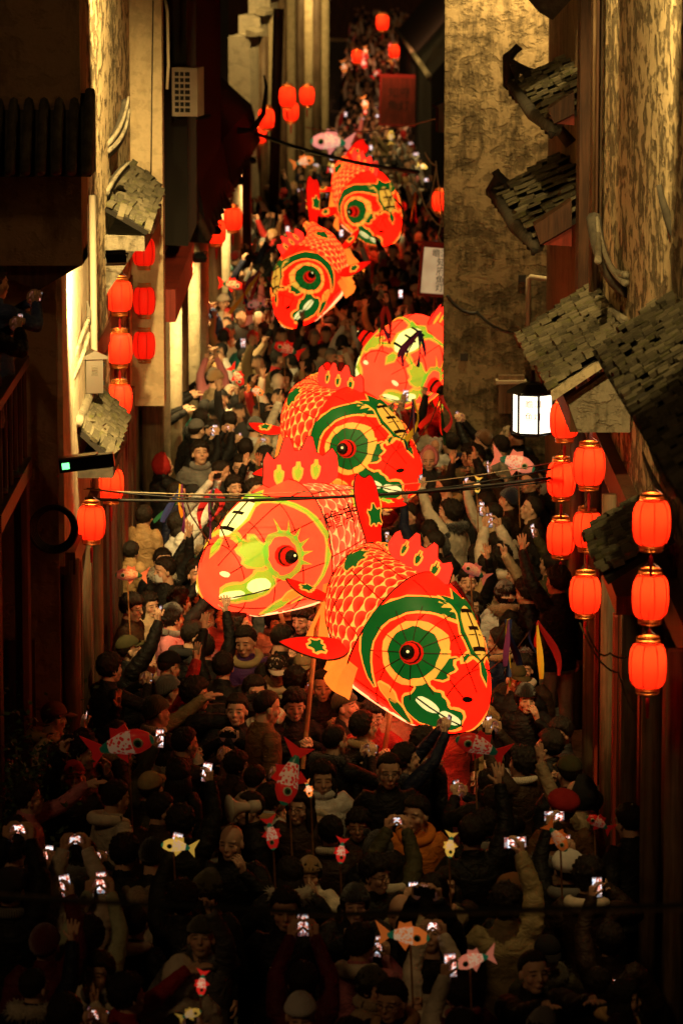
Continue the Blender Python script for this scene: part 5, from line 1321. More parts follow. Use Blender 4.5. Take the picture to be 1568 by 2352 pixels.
# ------------------------------------------------------------------ cables
def cable(pts, rad, mat, label, sag=0.0, n=24):
    P = [Vector(p) for p in pts]; out = []
    for i in range(len(P) - 1):
        for s in np.linspace(0, 1, n)[: -1 if i < len(P) - 2 else None]:
            q = P[i].lerp(P[i + 1], s); q.z -= sag * 4 * s * (1 - s); out.append(q)
    mb = MB(); mb.tube(out, rad, 6); return tag(mb.obj('cable', mat, None, True), label, 'cable', 'overhead cables')
cable([W(100, 1108, 36.5), W(1290, 1072, 36.5)], .009, 'black_rubber', 'black overhead cable, uppermost of the bundle above the coral fish', .24)
cable([W(60, 1140, 36.2), W(1290, 1095, 36.5)], .016, 'black_rubber', 'thick black overhead cable above the coral fish', .12)
cable([W(90, 1115, 36.0), W(1270, 1062, 36.6)], .005, 'cable_pale', 'pale overhead cable in the bundle above the coral fish', .18)
cable([W(300, 1128, 36.3), W(1270, 1105, 36.5)], .007, 'black_rubber', 'thin black overhead cable, lowest of the bundle above the coral fish', .10)
cable([W(585, 305, 70), W(960, 395, 62)], .035, 'black_rubber', 'thick dark overhead cable crossing before the far white fish', .1)
cable([W(700, 292, 75), W(1008, 270, 60)], .012, 'cable_pale', 'pale overhead cable ending at the far wall lamp', .15)
cable([W(-40, 2060, 15), W(800, 2098, 15), W(1610, 2078, 15)], .011, 'black_rubber', 'dark cable crossing close above the front rows', .0)
cable([W(-40, 2050, 15.2), W(760, 2105, 15.2), W(1610, 2090, 15.2)], .005, 'wood_grey', 'thin brown wire beside the dark cable above the front rows', .0)
cable([W(1025, 678, 49.8), W(1095, 718, 49.8), W(1195, 765, 47)], .022, 'black_rubber', 'black cable drooping across the blotchy end wall', .08)
for k, pts in enumerate((((940, 400), (965, 440), (985, 490), (1018, 520)), ((975, 350), (1002, 380), (985, 470), (1015, 500)), ((1000, 370), (1008, 430), (1018, 520)), ((1013, 505), (1005, 540), (1022, 560)))):
    cable([W(*p, 60) for p in pts], .014, 'cable_pale', ('longest', 'second', 'straightest', 'short lowest')[k] + ' loose pale cable looping beside the far edge of the end wall', .05, 8)
for k, pts in enumerate((((1345, 1440), (1400, 1500), (1480, 1460)), ((1330, 1430), (1420, 1545), (1470, 1640)))):
    cable([W(*p, 30.5) for p in pts], .008, 'wood_grey', ('shallow', 'deep')[k] + ' sagging brown wire below the lowest tiled canopy', .1, 10)
mb = MB()
for k in range(5): mb.tube([W(125, 1212, 33.3) + Vector(((.16 + .012 * k) * math.cos(a), -.02 * k, (.17 + .01 * k) * math.sin(a))) for a in np.linspace(0, 2 * PI, 25)], .014, 6, cap=False)
tag(mb.obj('coiled_hose', 'black_rubber'), 'coil of black hose hanging beside the lone red lantern', 'hose')
# ------------------------------------------------------------------ signs
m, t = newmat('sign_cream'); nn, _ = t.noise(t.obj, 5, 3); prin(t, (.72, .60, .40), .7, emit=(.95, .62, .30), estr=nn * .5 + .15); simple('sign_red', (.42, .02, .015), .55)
def sign(px, Y, w, h, rows, label, size, rot=0.0, board='sign_cream', small=None):
    r = empty('sign_board', W(*px, Y)); r.rotation_euler = (0, rot, 0); tag(r, label, 'sign')
    mb = MB(); mb.b2((-w / 2, -.02, -h / 2), (w / 2, .02, h / 2)); mb.obj('panel', board, r)
    for (lo, hi) in (((-w / 2 - .05, -.03, h / 2), (w / 2 + .05, .03, h / 2 + .05)), ((-w / 2 - .05, -.03, -h / 2 - .05), (w / 2 + .05, .03, -h / 2)), ((-w / 2 - .05, -.03, -h / 2), (-w / 2, .03, h / 2)), ((w / 2, -.03, -h / 2), (w / 2 + .05, .03, h / 2))):
        mb = MB(); mb.b2(lo, hi); mb.obj('frame', 'sign_red', r)
    mb = MB(); mb.prism([(-w / 2 - .18, -.04, h / 2 + .05), (w / 2 + .18, -.04, h / 2 + .05), (w / 2 + .1, -.04, h / 2 + .09), (-w / 2 - .1, -.04, h / 2 + .09)], (0, .08, 0)); mb.obj('cornice', 'sign_red', r)
    for (txt, x, z, s) in rows:
        o = mesh_obj('lettering', text_mesh(txt, s, .001), 'ink', r); o.matrix_local = Matrix.Translation((x, -.0225, z)) @ Matrix.Rotation(PI / 2, 4, 'X')
    mb = MB(); mb.tube([(0, .03, -h / 2), (0, .03, -h / 2 - 1.6)], .02, 6); mb.obj('pole', 'wood_red', r)
    return r
sign((1003, 622), 60, .46, .72, [('瞻淇', .03, .27, .13), ('知', .06, .13, .15), ('府', .06, -.01, .15), ('魚', .06, -.15, .15), ('灯', .06, -.27, .13)], 'cream sign board with black characters and red frame, carried beside the end wall', .1, .08)
sign((915, 232), 104, .95, 1.25, [('知府', 0, .2, .3), ('魚灯', 0, -.15, .3)], 'large dim red framed sign board standing far down the street', .2, .03, 'wood_red')
# ------------------------------------------------------------------ fish poles and their bearers
POLES = []
def fish_pole(key, loc_x, foot_dx, foot_dy, zfoot=1.15):
    M = MF[key]; top = M @ Vector((loc_x, 0, -.40)); foot = Vector((top.x + foot_dx, top.y + foot_dy, zfoot))
    Mi = M.inverted(); sc_ = M.to_scale().x
    mb = MB(); mb.tube([Mi @ (top + (top - foot).normalized() * .25), Mi @ foot], .022 / sc_, 8); o = mb.obj('pole', 'bamboo', FISH[key])
    # the bearer grips the pole at chest height
    f = (1.36 - foot.z) / max(.2, top.z - foot.z); g = foot.lerp(top, f); POLES.append((key, g))
for k, lx in (('f1', -.65), ('f1', -1.45), ('f2', -.62), ('f2', -1.4), ('f3', -.6), ('f3', -1.4), ('f4', -.6), ('f4', -1.4), ('f5', -.6), ('f6', -.6)):
    fish_pole(k, lx, {'f1': -.12, 'f2': .22}.get(k, .1), -.28)
FISHPTS = []
for k, M in MF.items():
    for o in FISH[k].children:
        if o.name.startswith('body') and o.type == 'MESH':
            co = np.empty(len(o.data.vertices) * 3); o.data.vertices.foreach_get('co', co); co = co.reshape(-1, 3)[::7]
            Mw = np.array(M); FISHPTS.append(co @ Mw[:3, :3].T + Mw[:3, 3])
FISHPTS = np.vstack(FISHPTS)
def fish_clear(x, y, zt=1.80, r=.26):
    d = np.hypot(FISHPTS[:, 0] - x, FISHPTS[:, 1] - y); q = FISHPTS[d < r]
    return len(q) == 0 or q[:, 2].min() > zt
PLACED = []
def free(x, y, r): return all((x - a) ** 2 + (y - b) ** 2 > r * r for a, b in PLACED)
def yaw_to(x, y, tx, ty): return math.atan2(-(tx - x), ty - y)
def hp(vx, vy, yaw, pose, sex='m', top='black', hw='short', hwc='grey', gear=None, gearc=None, face=None, h=1.0, z=0.0, label=None, **k):
    p = WZ(vx, vy, z + 1.62 * h); PLACED.append((p.x, p.y))
    return person(p.x, p.y, math.radians(yaw), pose, sex, top, hw, hwc, gear, gearc, face, h, z, label, **k)
# yaw: 0 faces up the street, 180 faces the camera, -90 faces right, 90 faces left
AAPE = hp(637, 1542, 178, 'pocket', 'w', 'khaki', 'cap', 'cream', 'hood_down', 'beige', 'glasses', label='person in khaki coat and cream cap with black letters, wearing glasses')
hp(565, 1482, 172, 'pocket', 'm', 'purple', 'short', gear='hood_down', gearc='khaki', h=1.04, label='person in purple jacket with yellow-lined hood looking down')
hp(645, 1478, -40, 'carry', 'm', 'black', 'short', label='person with short black hair gripping the pole of the coral fish lantern')
hp(735, 1450, 100, 'stand', 'm', 'dark brown', 'crop', face='glasses', label='person in dark brown jacket and glasses, in profile beside the front fish')
hp(738, 1583, -160, 'carry', 'm', 'black', 'crop', h=1.02, label='person with cropped hair and black leather jacket gripping the front fish pole')
hp(700, 1540, 165, 'stand', 'm', 'charcoal', 'cap', 'khaki', face='glasses', label='person in khaki cap and glasses behind the cropped-haired bearer')
hp(357, 1648, -75, 'reach_up', 'm', 'khaki', 'beanie', 'olive', gear='scarf', gearc='cream', label='person in olive beanie and khaki jacket stretching an arm to the right houses')
hp(385, 1600, -60, 'wave', 'm', 'red', 'beanie', 'grey', label='person in red jacket and grey beanie raising an open hand')
hp(545, 1640, 170, 'photo_eye', 'm', 'black', 'short', label='person in black filming toward the bush end of the street, under the coral fish')
hp(585, 1590, 190, 'chin', 'w', 'cream', 'long2', gear='fur_collar', gearc='brown', label='person in cream coat with brown fur collar, hand near the face')
hp(740, 1790, 185, 'stand', 'w', 'white', 'long2', gear='scarf', gearc='white', label='person with long dark hair in a white fleece coat')
hp(690, 1855, 175, 'stand_left', 'w', 'dark brown', 'long', face='glasses', label='person with long hair and glasses in front of the white fleece coat')
hp(892, 1780, 186, 'stand', 'm', 'black', 'crop', face='glasses', h=1.05, label='tall person with receding hair and glasses in black, under the front fish')
hp(955, 1880, 182, 'stand_right', 'm', 'orange', 'short', gear='hood_down', gearc='orange', h=1.02, label='person in bright orange hooded jacket with black zip')
hp(532, 1945, 178, 'chin', 'm', 'black', None, label='bald person in black with one hand lifted')
hp(655, 2100, 182, 'stand', 'm', 'black', 'short', h=1.06, label='broad person in black shirt under the dark cable')
MEGA = hp(578, 1868, 100, 'stick', 'm', 'black', 'crop', label='person in black holding a white megaphone')
hp(735, 1905, 170, 'stand', 'w', 'white', 'hood', 'cream', h=.86, label='child in a cream hood below the white fleece coat')
hp(712, 2010, 165, 'chin', 'w', 'cream', 'beanie', 'tan', h=.9, label='child in tan beanie and cream jacket')
hp(822, 1905, 178, 'stand', 'm', 'charcoal', 'messy', face='glasses', h=.9, label='child with messy hair and glasses beside the orange jacket')
hp(862, 2020, 195, 'stand_left', 'm', 'black', 'messy', face='glasses', label='person with messy hair and glasses behind the bald head')
hp(922, 2108, 165, 'stand', 'm', 'black', None, label='bald person in black under the dark cable')
hp(815, 2080, 182, 'photo_eye', 'w', 'charcoal', 'beanie', 'charcoal', label='person in charcoal beanie filming at face height')
hp(1330, 1840, 60, 'wave_left', 'm', 'beige', 'hood', 'charcoal', label='person in shaggy beige coat and charcoal hood flinging an arm out')
hp(1160, 1372, 12, 'stand', 'w', 'white', 'beanie', 'grey', gear='fur_collar', gearc='tan', h=1.04, label='person in white padded coat, grey ribbed beanie and tan fur collar')
hp(1210, 1372, 20, 'stand_left', 'm', 'black', 'messy', h=1.06, label='person in long black coat beside the white padded coat')
hp(1150, 1292, 28, 'photo_top', 'm', 'cream', 'messy', gear='hood_down', gearc='cream', h=1.03, label='person in cream puffer jacket stretching a phone overhead by the right houses')
hp(1120, 1310, 20, 'stand', 'm', 'tan', 'short', label='person in tan jacket in front of the cream puffer jacket')
hp(905, 1290, 178, 'wave', 'm', 'black', 'short', face='glasses', label='person in black and glasses holding up a flat palm behind the front fish')
hp(1015, 1325, 185, 'stand', 'm', 'navy', 'side_part', label='person with parted hair in navy behind the front fish tail')
hp(1000, 1028, 165, 'stand', 'w', 'white', 'panda_hood', 'white', h=.72, z=.55, label='small child in white eared hood lifted above the crowd', )
hp(985, 1062, 175, 'stand', 'm', 'charcoal', 'hood', 'pink', label='person in pink hood beneath the lifted child')
hp(1110, 1020, 60, 'photo_high', 'm', 'black', 'beanie', 'brown', label='person in brown beanie filming by the blotchy end wall')
hp(1165, 1012, 70, 'stand', 'w', 'black', 'panda_hood', 'beige', label='person in beige eared hood by the blotchy end wall')
hp(375, 1072, -70, 'photo_eye', 'w', 'black', 'hood', 'red', label='person in bright red hood filming by the wooden doors')
hp(505, 1090, -80, 'stand', 'm', 'charcoal', 'crop', label='person with cropped hair in profile beside the dorsal fin of the coral fish')
hp(553, 1078, 175, 'stand', 'm', 'black', 'short', face='glasses', label='person with glasses next to the dorsal fin of the coral fish')
hp(655, 872, 170, 'photo_eye', 'w', 'khaki', 'bob', phone=False, label='person in khaki coat with bobbed hair beside the middle red fish')
hp(493, 880, -60, 'stand', 'm', 'beige', 'beanie', 'tan', label='person in tan beanie behind the outstretched arms')
hp(400, 860, -70, 'photo_eye', 'm', 'black', 'beret', 'brown', label='person in brown newsboy cap filming by the white columns')
hp(352, 905, -82, 'reach', 'm', 'black', 'short', label='person in black reaching both arms across from the string of lanterns')
hp(335, 940, -80, 'reach', 'w', 'charcoal', 'long', label='person with long hair reaching both arms across from the string of lanterns')
hp(318, 905, -85, 'stand', 'm', 'navy', None, label='balding person in navy against the wooden doors')
hp(330, 1190, -30, 'chin', 'w', 'tan', 'short', h=.98, label='person in tan puffer jacket with a hand at the mouth, by the red door')
hp(300, 1270, -40, 'stand', 'w', 'tan', 'bob', h=.82, label='child in tan puffer jacket by the red door')
hp(380, 1318, 150, 'stand_right', 'm', 'black', 'short', face='mask', label='person in black with white face mask beside the coral fish')
hp(300, 1405, -110, 'stand', 'm', 'dark brown', 'messy', face='glasses', label='person with messy hair and glasses by the dark red boards')
hp(412, 1392, -60, 'photo_high', 'm', 'charcoal', 'messy', face='glasses', label='person in charcoal with glasses filming under the coral fish')
hp(295, 1502, -70, 'photo_right', 'm', 'black', 'cap', 'olive', label='person in olive cap holding a phone aloft by the dark red boards')
hp(250, 1545, -60, 'photo_eye', 'm', 'black', 'bob', label='person in black with bowl haircut by the dark red boards')
hp(385, 1540, -60, 'stand', 'm', 'black', 'cap', 'black', gear='scarf', gearc='cream', face='glasses', label='person in black cap and cream scarf beside the red jacket')
hp(440, 1470, -80, 'stand', 'm', 'charcoal', 'short', gear='hood_down', label='person in charcoal hood in profile under the coral fish jaw')
hp(470, 1500, 5, 'wave', 'm', 'black', 'short', label='person in black seen from behind raising a hand under the coral fish jaw')
hp(520, 1420, 150, 'wave_left', 'w', 'pink', 'short', label='person in pale pink sleeve reaching up to the chin of the coral fish')
hp(540, 600, -40, 'stand', 'm', 'charcoal', 'beanie', 'red', label='person in red beanie by the floodlit white columns')
hp(520, 630, -50, 'stand', 'm', 'black', 'beanie', 'teal', label='person in teal beanie by the floodlit white columns')
hp(480, 740, 175, 'photo_high', 'w', 'blue', 'beanie', 'blue', label='child in blue knitted hat filming beside the white columns')
hp(515, 700, 160, 'stand', 'm', 'cream', 'beanie', 'cream', label='person in cream beanie and cream coat beside the white columns')
hp(50, 2040, -40, 'stand', 'w', 'black', 'cap', 'pink', label='person in pink cap at the foot of the bush')
hp(1160, 2090, 5, 'photo_right', 'm', 'khaki', 'messy', phone=True, label='person in khaki seen from behind, phone stretched up on a long arm', h=1.05)
hp(1085, 1930, 8, 'wave', 'm', 'black', 'short', h=1.06, label='person in black seen from behind with a tall raised hand')
hp(1180, 2068, 20, 'stand', 'm', 'black', 'beret', 'brown', label='person in brown newsboy cap seen from behind')
hp(262, 1845, -60, 'stand', 'm', 'cream', 'short', gear='hood_down', gearc='cream', label='person in cream hooded coat turned to the fish, near the bush')
hp(345, 1822, -30, 'photo_left', 'm', 'olive', 'cap', 'khaki', label='person in khaki cap filming with one raised hand near the bush')
hp(285, 1975, -20, 'stand', 'm', 'black', 'messy', label='person in black with thick hair behind the tiny lit green fish')
hp(350, 1985, -12, 'stand', 'm', 'charcoal', 'beanie', 'black', label='person in charcoal coat and black beanie, seen from behind')
hp(475, 2055, 150, 'stand_left', 'w', 'black', 'beanie_slouch', 'olive', label='person in slouchy olive beanie under the dark cable')
hp(205, 2165, -10, 'photo_high', 'm', 'pale green', 'messy', label='person in pale green jacket lifting both arms at the foot of the bush')
hp(105, 2185, -5, 'photo_right', 'm', 'burgundy', 'beanie', 'burgundy', label='person in burgundy beanie and jacket, phone aloft')
hp(415, 2255, 20, 'stand', 'w', 'cream', 'hood', 'cream', label='person with cream padded hood up in the front rows')
hp(290, 2300, -70, 'reach_up', 'm', 'red', 'messy', label='person in red sleeve stretching an arm forward in the front rows')
hp(695, 2270, 0, 'photo_high', 'm', 'burgundy', 'short', label='person in burgundy lifting a phone in the front rows')
hp(690, 2345, 180, 'stand', 'm', 'black', 'beanie', 'white', label='person in white knitted hat in the front rows')
hp(1060, 2290, 30, 'stand', 'w', 'burgundy', 'messy', gear='scarf', gearc='red', label='person in burgundy with red scarf in the front rows')
hp(1445, 1900, 40, 'stand', 'm', 'charcoal', 'short', label='person in charcoal against the timber front')
hp(420, 2080, -8, 'photo_left', 'm', 'charcoal', 'messy', label='person in charcoal filming one-handed under the dark cable')
# onlooker on the doorstep with pale trousers
plaster('trousers_pale', (.42, .38, .31), (.32, .28, .22), .3, 3, (1, 1, 1), .3)
q = BODY['wave_left_m']['mesh'].copy(); q.materials[2] = MATS['trousers_pale']; BODY['step_m'] = dict(BODY['wave_left_m'], mesh=q); POSE_TXT['step'] = 'standing on the step'
p = Vector((2.12, 37.0, .42)); person(p.x, p.y, math.radians(35), 'step', 'm', 'black', 'messy', h=1.02, z=.42, label='person in black jacket and pale grey trousers standing up on the doorstep'); PLACED.append((p.x, p.y))
# bearers of the other fish
seen = set()
for key, g in POLES:
    a = math.radians({'f1': 200, 'f2': 160, 'f3': 195, 'f4': 175, 'f5': 165, 'f6': 190}[key])
    x, y = g.x + .30 * math.sin(a), g.y - .30 * math.cos(a)
    if free(x, y, .30) and fish_clear(x, y, 1.70, .18):
        PLACED.append((x, y)); nm = {'f1': 'the front red fish', 'f2': 'the coral fish with writing', 'f3': 'the middle red fish', 'f4': 'the head-on coral fish', 'f5': 'the dark red fish', 'f6': 'the rearmost big fish'}[key]
        person(x, y, a, 'carry', 'm', random.choice(['black', 'red', 'tan', 'dark brown']), random.choice(['short', 'crop', 'messy']), label='bearer gripping the %s pole of ' % ('rear' if (key, 1) in seen else 'fore') + nm); seen.add((key, 1))
# ------------------------------------------------------------------ street limits and the rest of the crowd
def xl(y): return float(np.interp(y, [20, 33, 33.6, 46, 46.6, 70, 88, 99, 110, 150, 200], [-2.75, -2.7, -2.18, -2.22, -2.1, -2.0, -1.9, -.25, -.1, .1, .7]))
def xr(y): return float(np.interp(y, [20, 33.9, 34.0, 38.0, 38.5, 49.6, 49.7, 53.9, 54, 110, 150, 200], [2.2, 2.15, 1.85, 1.85, 2.3, 2.5, 1.15, 1.2, 1.55, 2.9, 3.4, 3.9]))
FP = {'f1': (1.0, 32.6), 'f2': (-.8, 36.9), 'f3': (.3, 44.2), 'f4': (.85, 52), 'f5': (-.6, 62), 'f6': (.5, 76)}
R = random.Random(12)
tops = ['black'] * 13 + ['charcoal'] * 3 + ['white'] * 2 + ['cream'] * 2 + ['navy'] * 3 + ['dark brown'] * 3 + ['olive', 'grey', 'cream', 'beige', 'khaki', 'white', 'burgundy', 'brown', 'red', 'tan', 'teal', 'pink', 'cream', 'beige']
hats_m = ['short'] * 5 + ['crop'] * 3 + ['messy'] * 4 + ['side_part'] * 3 + ['short', 'messy', 'beanie', 'beanie_slouch', 'cap', 'cap', 'beret']
hats_w = ['long'] * 5 + ['long2'] * 4 + ['bob'] * 4 + ['beanie', 'panda_hood', 'beanie_slouch']
hatc = ['black', 'black', 'grey', 'charcoal', 'cream', 'brown', 'navy', 'olive', 'red', 'white', 'charcoal']
def zone(x, y):
    if y < 29: return ', in the front rows'
    if y < 33: return ', before the front fish' if x > -.6 else ', near the bush corner'
    if y < 38: return ', beside the doorstep house' if x > 1.0 else (', beside the planked shopfront' if x < -1.2 else ', close to the front fish')
    if y < 46: return ', by the string lanterns' if x < -.6 else ', by the gate tower'
    return ', by the white columns' if x < -.4 else ', around the end wall corner'
cand = []
for _ in range(60000):
    y = R.uniform(23.2, 51.5); x = R.uniform(xl(y) + .15, xr(y) - .05)
    cand.append((x, y))
used = set(); nfill = 0
for (x, y) in cand:
    if nfill >= 222: break
    rr = .50 if y < 32 else .45
    if not free(x, y, rr) or not fish_clear(x, y): continue
    vxx = CX + FV * x / y
    if vxx < -60 or vxx > 1640: continue
    PLACED.append((x, y)); nfill += 1
    k = min(FP, key=lambda q: (FP[q][0] - x) ** 2 + ((FP[q][1] - y) * .8) ** 2); tx, ty = FP[k]
    yw = yaw_to(x, y, tx, ty) + R.gauss(0, .35)
    if y < 31 and R.random() < .35: yw = PI + R.gauss(0, .5)
    front_hides = False
    sex = 'w' if R.random() < .42 else 'm'
    pr = R.random()
    facing_away = math.cos(yw) > .2
    if pr < ((.55 if y < 31 else .42) if facing_away else .26): pose = R.choice(['photo_high', 'photo_right', 'photo_left', 'photo_eye', 'photo_eye', 'photo_top'])
    elif pr < (.60 if facing_away and y < 31 else .47): pose = R.choice(['wave', 'wave_left', 'reach_up', 'reach'])
    else: pose = R.choice(['stand', 'stand_left', 'stand_right', 'stand_up', 'pocket', 'pocket_left', 'chin', 'stand', 'stick'])
    if pose in ('wave', 'wave_left', 'reach', 'reach_up', 'photo_top') and not fish_clear(x, y, 2.2, .6): pose = 'stand_up'
    top = R.choice(tops); hw = R.choice(hats_w if sex == 'w' else hats_m); hc = R.choice(hatc)
    gear = R.choice([None, None, None, 'hood_down', 'scarf', 'fur_collar']); gc = R.choice([top, 'cream', 'tan', 'grey', 'black']) if gear else None
    if hw in ('hood', 'panda_hood'): gear = None; hc = R.choice([top, 'cream', 'black', 'charcoal', 'beige'])
    if sex == 'm' and R.random() < .012: hw = None
    face = 'glasses' if R.random() < .22 else ('mask' if R.random() < .05 else None)
    h = R.gauss(1.0 if sex == 'm' else .95, .035); h = R.uniform(.72, .84) if R.random() < .05 else max(.86, min(1.08, h))
    lab = None
    wz = zone(x, y)
    person(x, y, yw, pose, sex, top, hw, hc, gear, gc, face, h, where=wz)
# ------------------------------------------------------------------ lettering on the cream cap, megaphone
capo = [o for o in AAPE.children if o.name.startswith('cap')][0]
tm_ = text_mesh('AAPE', .030, .001); co = np.empty(len(tm_.vertices) * 3); tm_.vertices.foreach_get('co', co); co = co.reshape(-1, 3)
co = np.stack([-co[:, 0], .1035 - co[:, 0] ** 2 * 5 - co[:, 1] * .45 + .004, .078 + co[:, 1] * .9], -1); tm_.vertices.foreach_set('co', co.ravel()); tm_.update(); mesh_obj('lettering', tm_, 'ink', capo)
simple('megaphone_white', (.62, .55, .45), .4)
p = W(527, 1858, 28.5); r = empty('megaphone', p); r.rotation_euler = (0, 0, math.radians(20)); tag(r, 'white megaphone with a round horn held up in the crowd', 'megaphone')
Mx = Matrix.Rotation(-PI / 2, 4, 'Y')
for nm, prof, mt in (('horn', [(.105, 0), (.098, -.012), (.06, -.05), (.042, -.10), (.036, -.16)], 'megaphone_white'), ('horn_rim', [(.108, .004), (.108, -.006), (.098, -.006)], 'appliance'), ('driver', [(.05, -.16), (.05, -.24), (.03, -.25)], 'megaphone_white'), ('nozzle', [(.028, -.02), (.02, -.12)], 'metal_dark')):
    mb = MB(); mb.lathe(prof, 24, cap=nm != 'horn'); o = mb.obj(nm, mt, r, True); o.matrix_local = Mx @ Matrix.Rotation(0.0, 4, 'X')
mb = MB(); mb.tube([(.14, 0, -.02), (.14, 0, -.14)], .014, 8); mb.obj('grip', 'metal_dark', r)
# ------------------------------------------------------------------ small hand-held fish lanterns
def small_mats():
    m, t = newmat('toy_fish'); oi = t.node('ShaderNodeObjectInfo'); al = X(t, oi.outputs['Alpha'])
    vo = t.node('ShaderNodeTexVoronoi'); t.setin(vo, 'Vector', t.obj); vo.inputs['Scale'].default_value = 34; vd = X(t, vo.outputs['Distance'])
    pat = t.smooth(vd, .40, .47); cc = t.mix(pat * .9, t.ocol, (.80, .50, .28))
    ox, oy, oz = t.sep(t.obj); cc = t.mix(ox.gt(.07), cc, t.ocol); cc = t.mix(ox.lt(-.13), cc, (.01, .10, .04)); cc = t.mix(ox.gt(.20), cc, (.02, .14, .05))
    prin(t, cc, .35, emit=cc, estr=al, spec=.5)
    m, t = newmat('toy_fin'); oi = t.node('ShaderNodeObjectInfo'); al = X(t, oi.outputs['Alpha']); prin(t, t.ocol, .35, emit=t.ocol, estr=al * .7)
small_mats()
simple('toy_white', (.8, .75, .62), .5); simple('toy_green', (.02, .16, .05), .5)
def toy_fish_proto():
    r = empty('toy_fish_lantern'); mb = MB()
    xs = np.linspace(0, 1, 12); hh = np.interp(xs, [0, .1, .3, .55, .8, 1], [.02, .065, .10, .09, .055, .025])
    mb.tube([(.22 - .42 * x, 0, .02 * math.sin(3 * x)) for x in xs], hh.tolist(), 14, ry=(hh * .72).tolist()); mb.obj('body', 'toy_fish', r, True)
    for nm, poly in (('tail_fin', [(-.18, .0, -.02), (-.30, .01, -.13), (-.27, 0, .0), (-.32, -.01, .15), (-.18, 0, .04)]), ('dorsal_fin', [(.06, 0, .09), (.04, 0, .17), (-.03, 0, .14), (-.08, 0, .16), (-.10, 0, .07)]), ('belly_fin', [(.02, 0, -.07), (-.02, 0, -.15), (-.09, 0, -.06)])):
        mb = MB(); mb.prism([Vector(p) + Vector((0, -.005, 0)) for p in poly], (0, .01, 0)); mb.obj(nm, 'toy_fin', r)
    for sy in (-1, 1):
        e = empty('tmp'); bpy.data.objects.remove(e)
        M = Matrix.Translation((.115, sy * .062, .025)) @ Matrix.Rotation(-sy * PI / 2, 4, 'X')
        for nm, mt, prof in (('eye_ring', 'toy_white', [(.040, 0), (.038, .010)]), ('eye_iris', 'toy_green', [(.028, .010), (.026, .016)]), ('pupil', 'ink', [(.014, .016), (.012, .024)])):
            mb = MB(); mb.lathe(prof, 12); o = mb.obj(nm, mt, r); o.data.transform(M)
    mb = MB(); mb.tube([(0.02, 0, -.06), (0.02, 0, -.75)], .007, 6); mb.obj('stick', 'bamboo', r)
    return r
TOY = toy_fish_proto(); _tf = True
def toy(vx, vy, lenv, ang, z, col, glow, label, toward=.25, stick_down=True):
    global _tf
    r = TOY if _tf else copy_tree(TOY); _tf = False
    P = WZ(vx, vy, z); sc = lenv / (FV / P.y) / .52
    a = math.radians(ang); F = cvec(math.cos(a), math.sin(a), toward); U = cvec(-math.sin(a) if math.cos(a) >= 0 else math.sin(a), abs(math.cos(a)), .35)
    L = U.cross(F).normalized(); U = F.cross(L).normalized()
    M = Matrix((F, L, U)).transposed().to_4x4() @ Matrix.Diagonal((sc, sc, sc, 1)); M.translation = P; r.matrix_world = M
    for ch in r.children:
        ch.color = (*col, glow)
        if ch.name.startswith('stick'):
            d = M.inverted().to_3x3() @ Vector((.04, 0, -1)); ch.matrix_local = Vector((0, 0, -1)).rotation_difference(d).to_matrix().to_4x4() @ Matrix.Diagonal((1 / sc, 1 / sc, 1 / sc, 1)) 
    return tag(r, label, 'lantern', 'small hand-held fish lanterns')
RD, OR, YE, WH, PK = (.75, .02, .012), (.9, .20, .03), (.95, .55, .08), (.80, .22, .12), (.8, .25, .2)
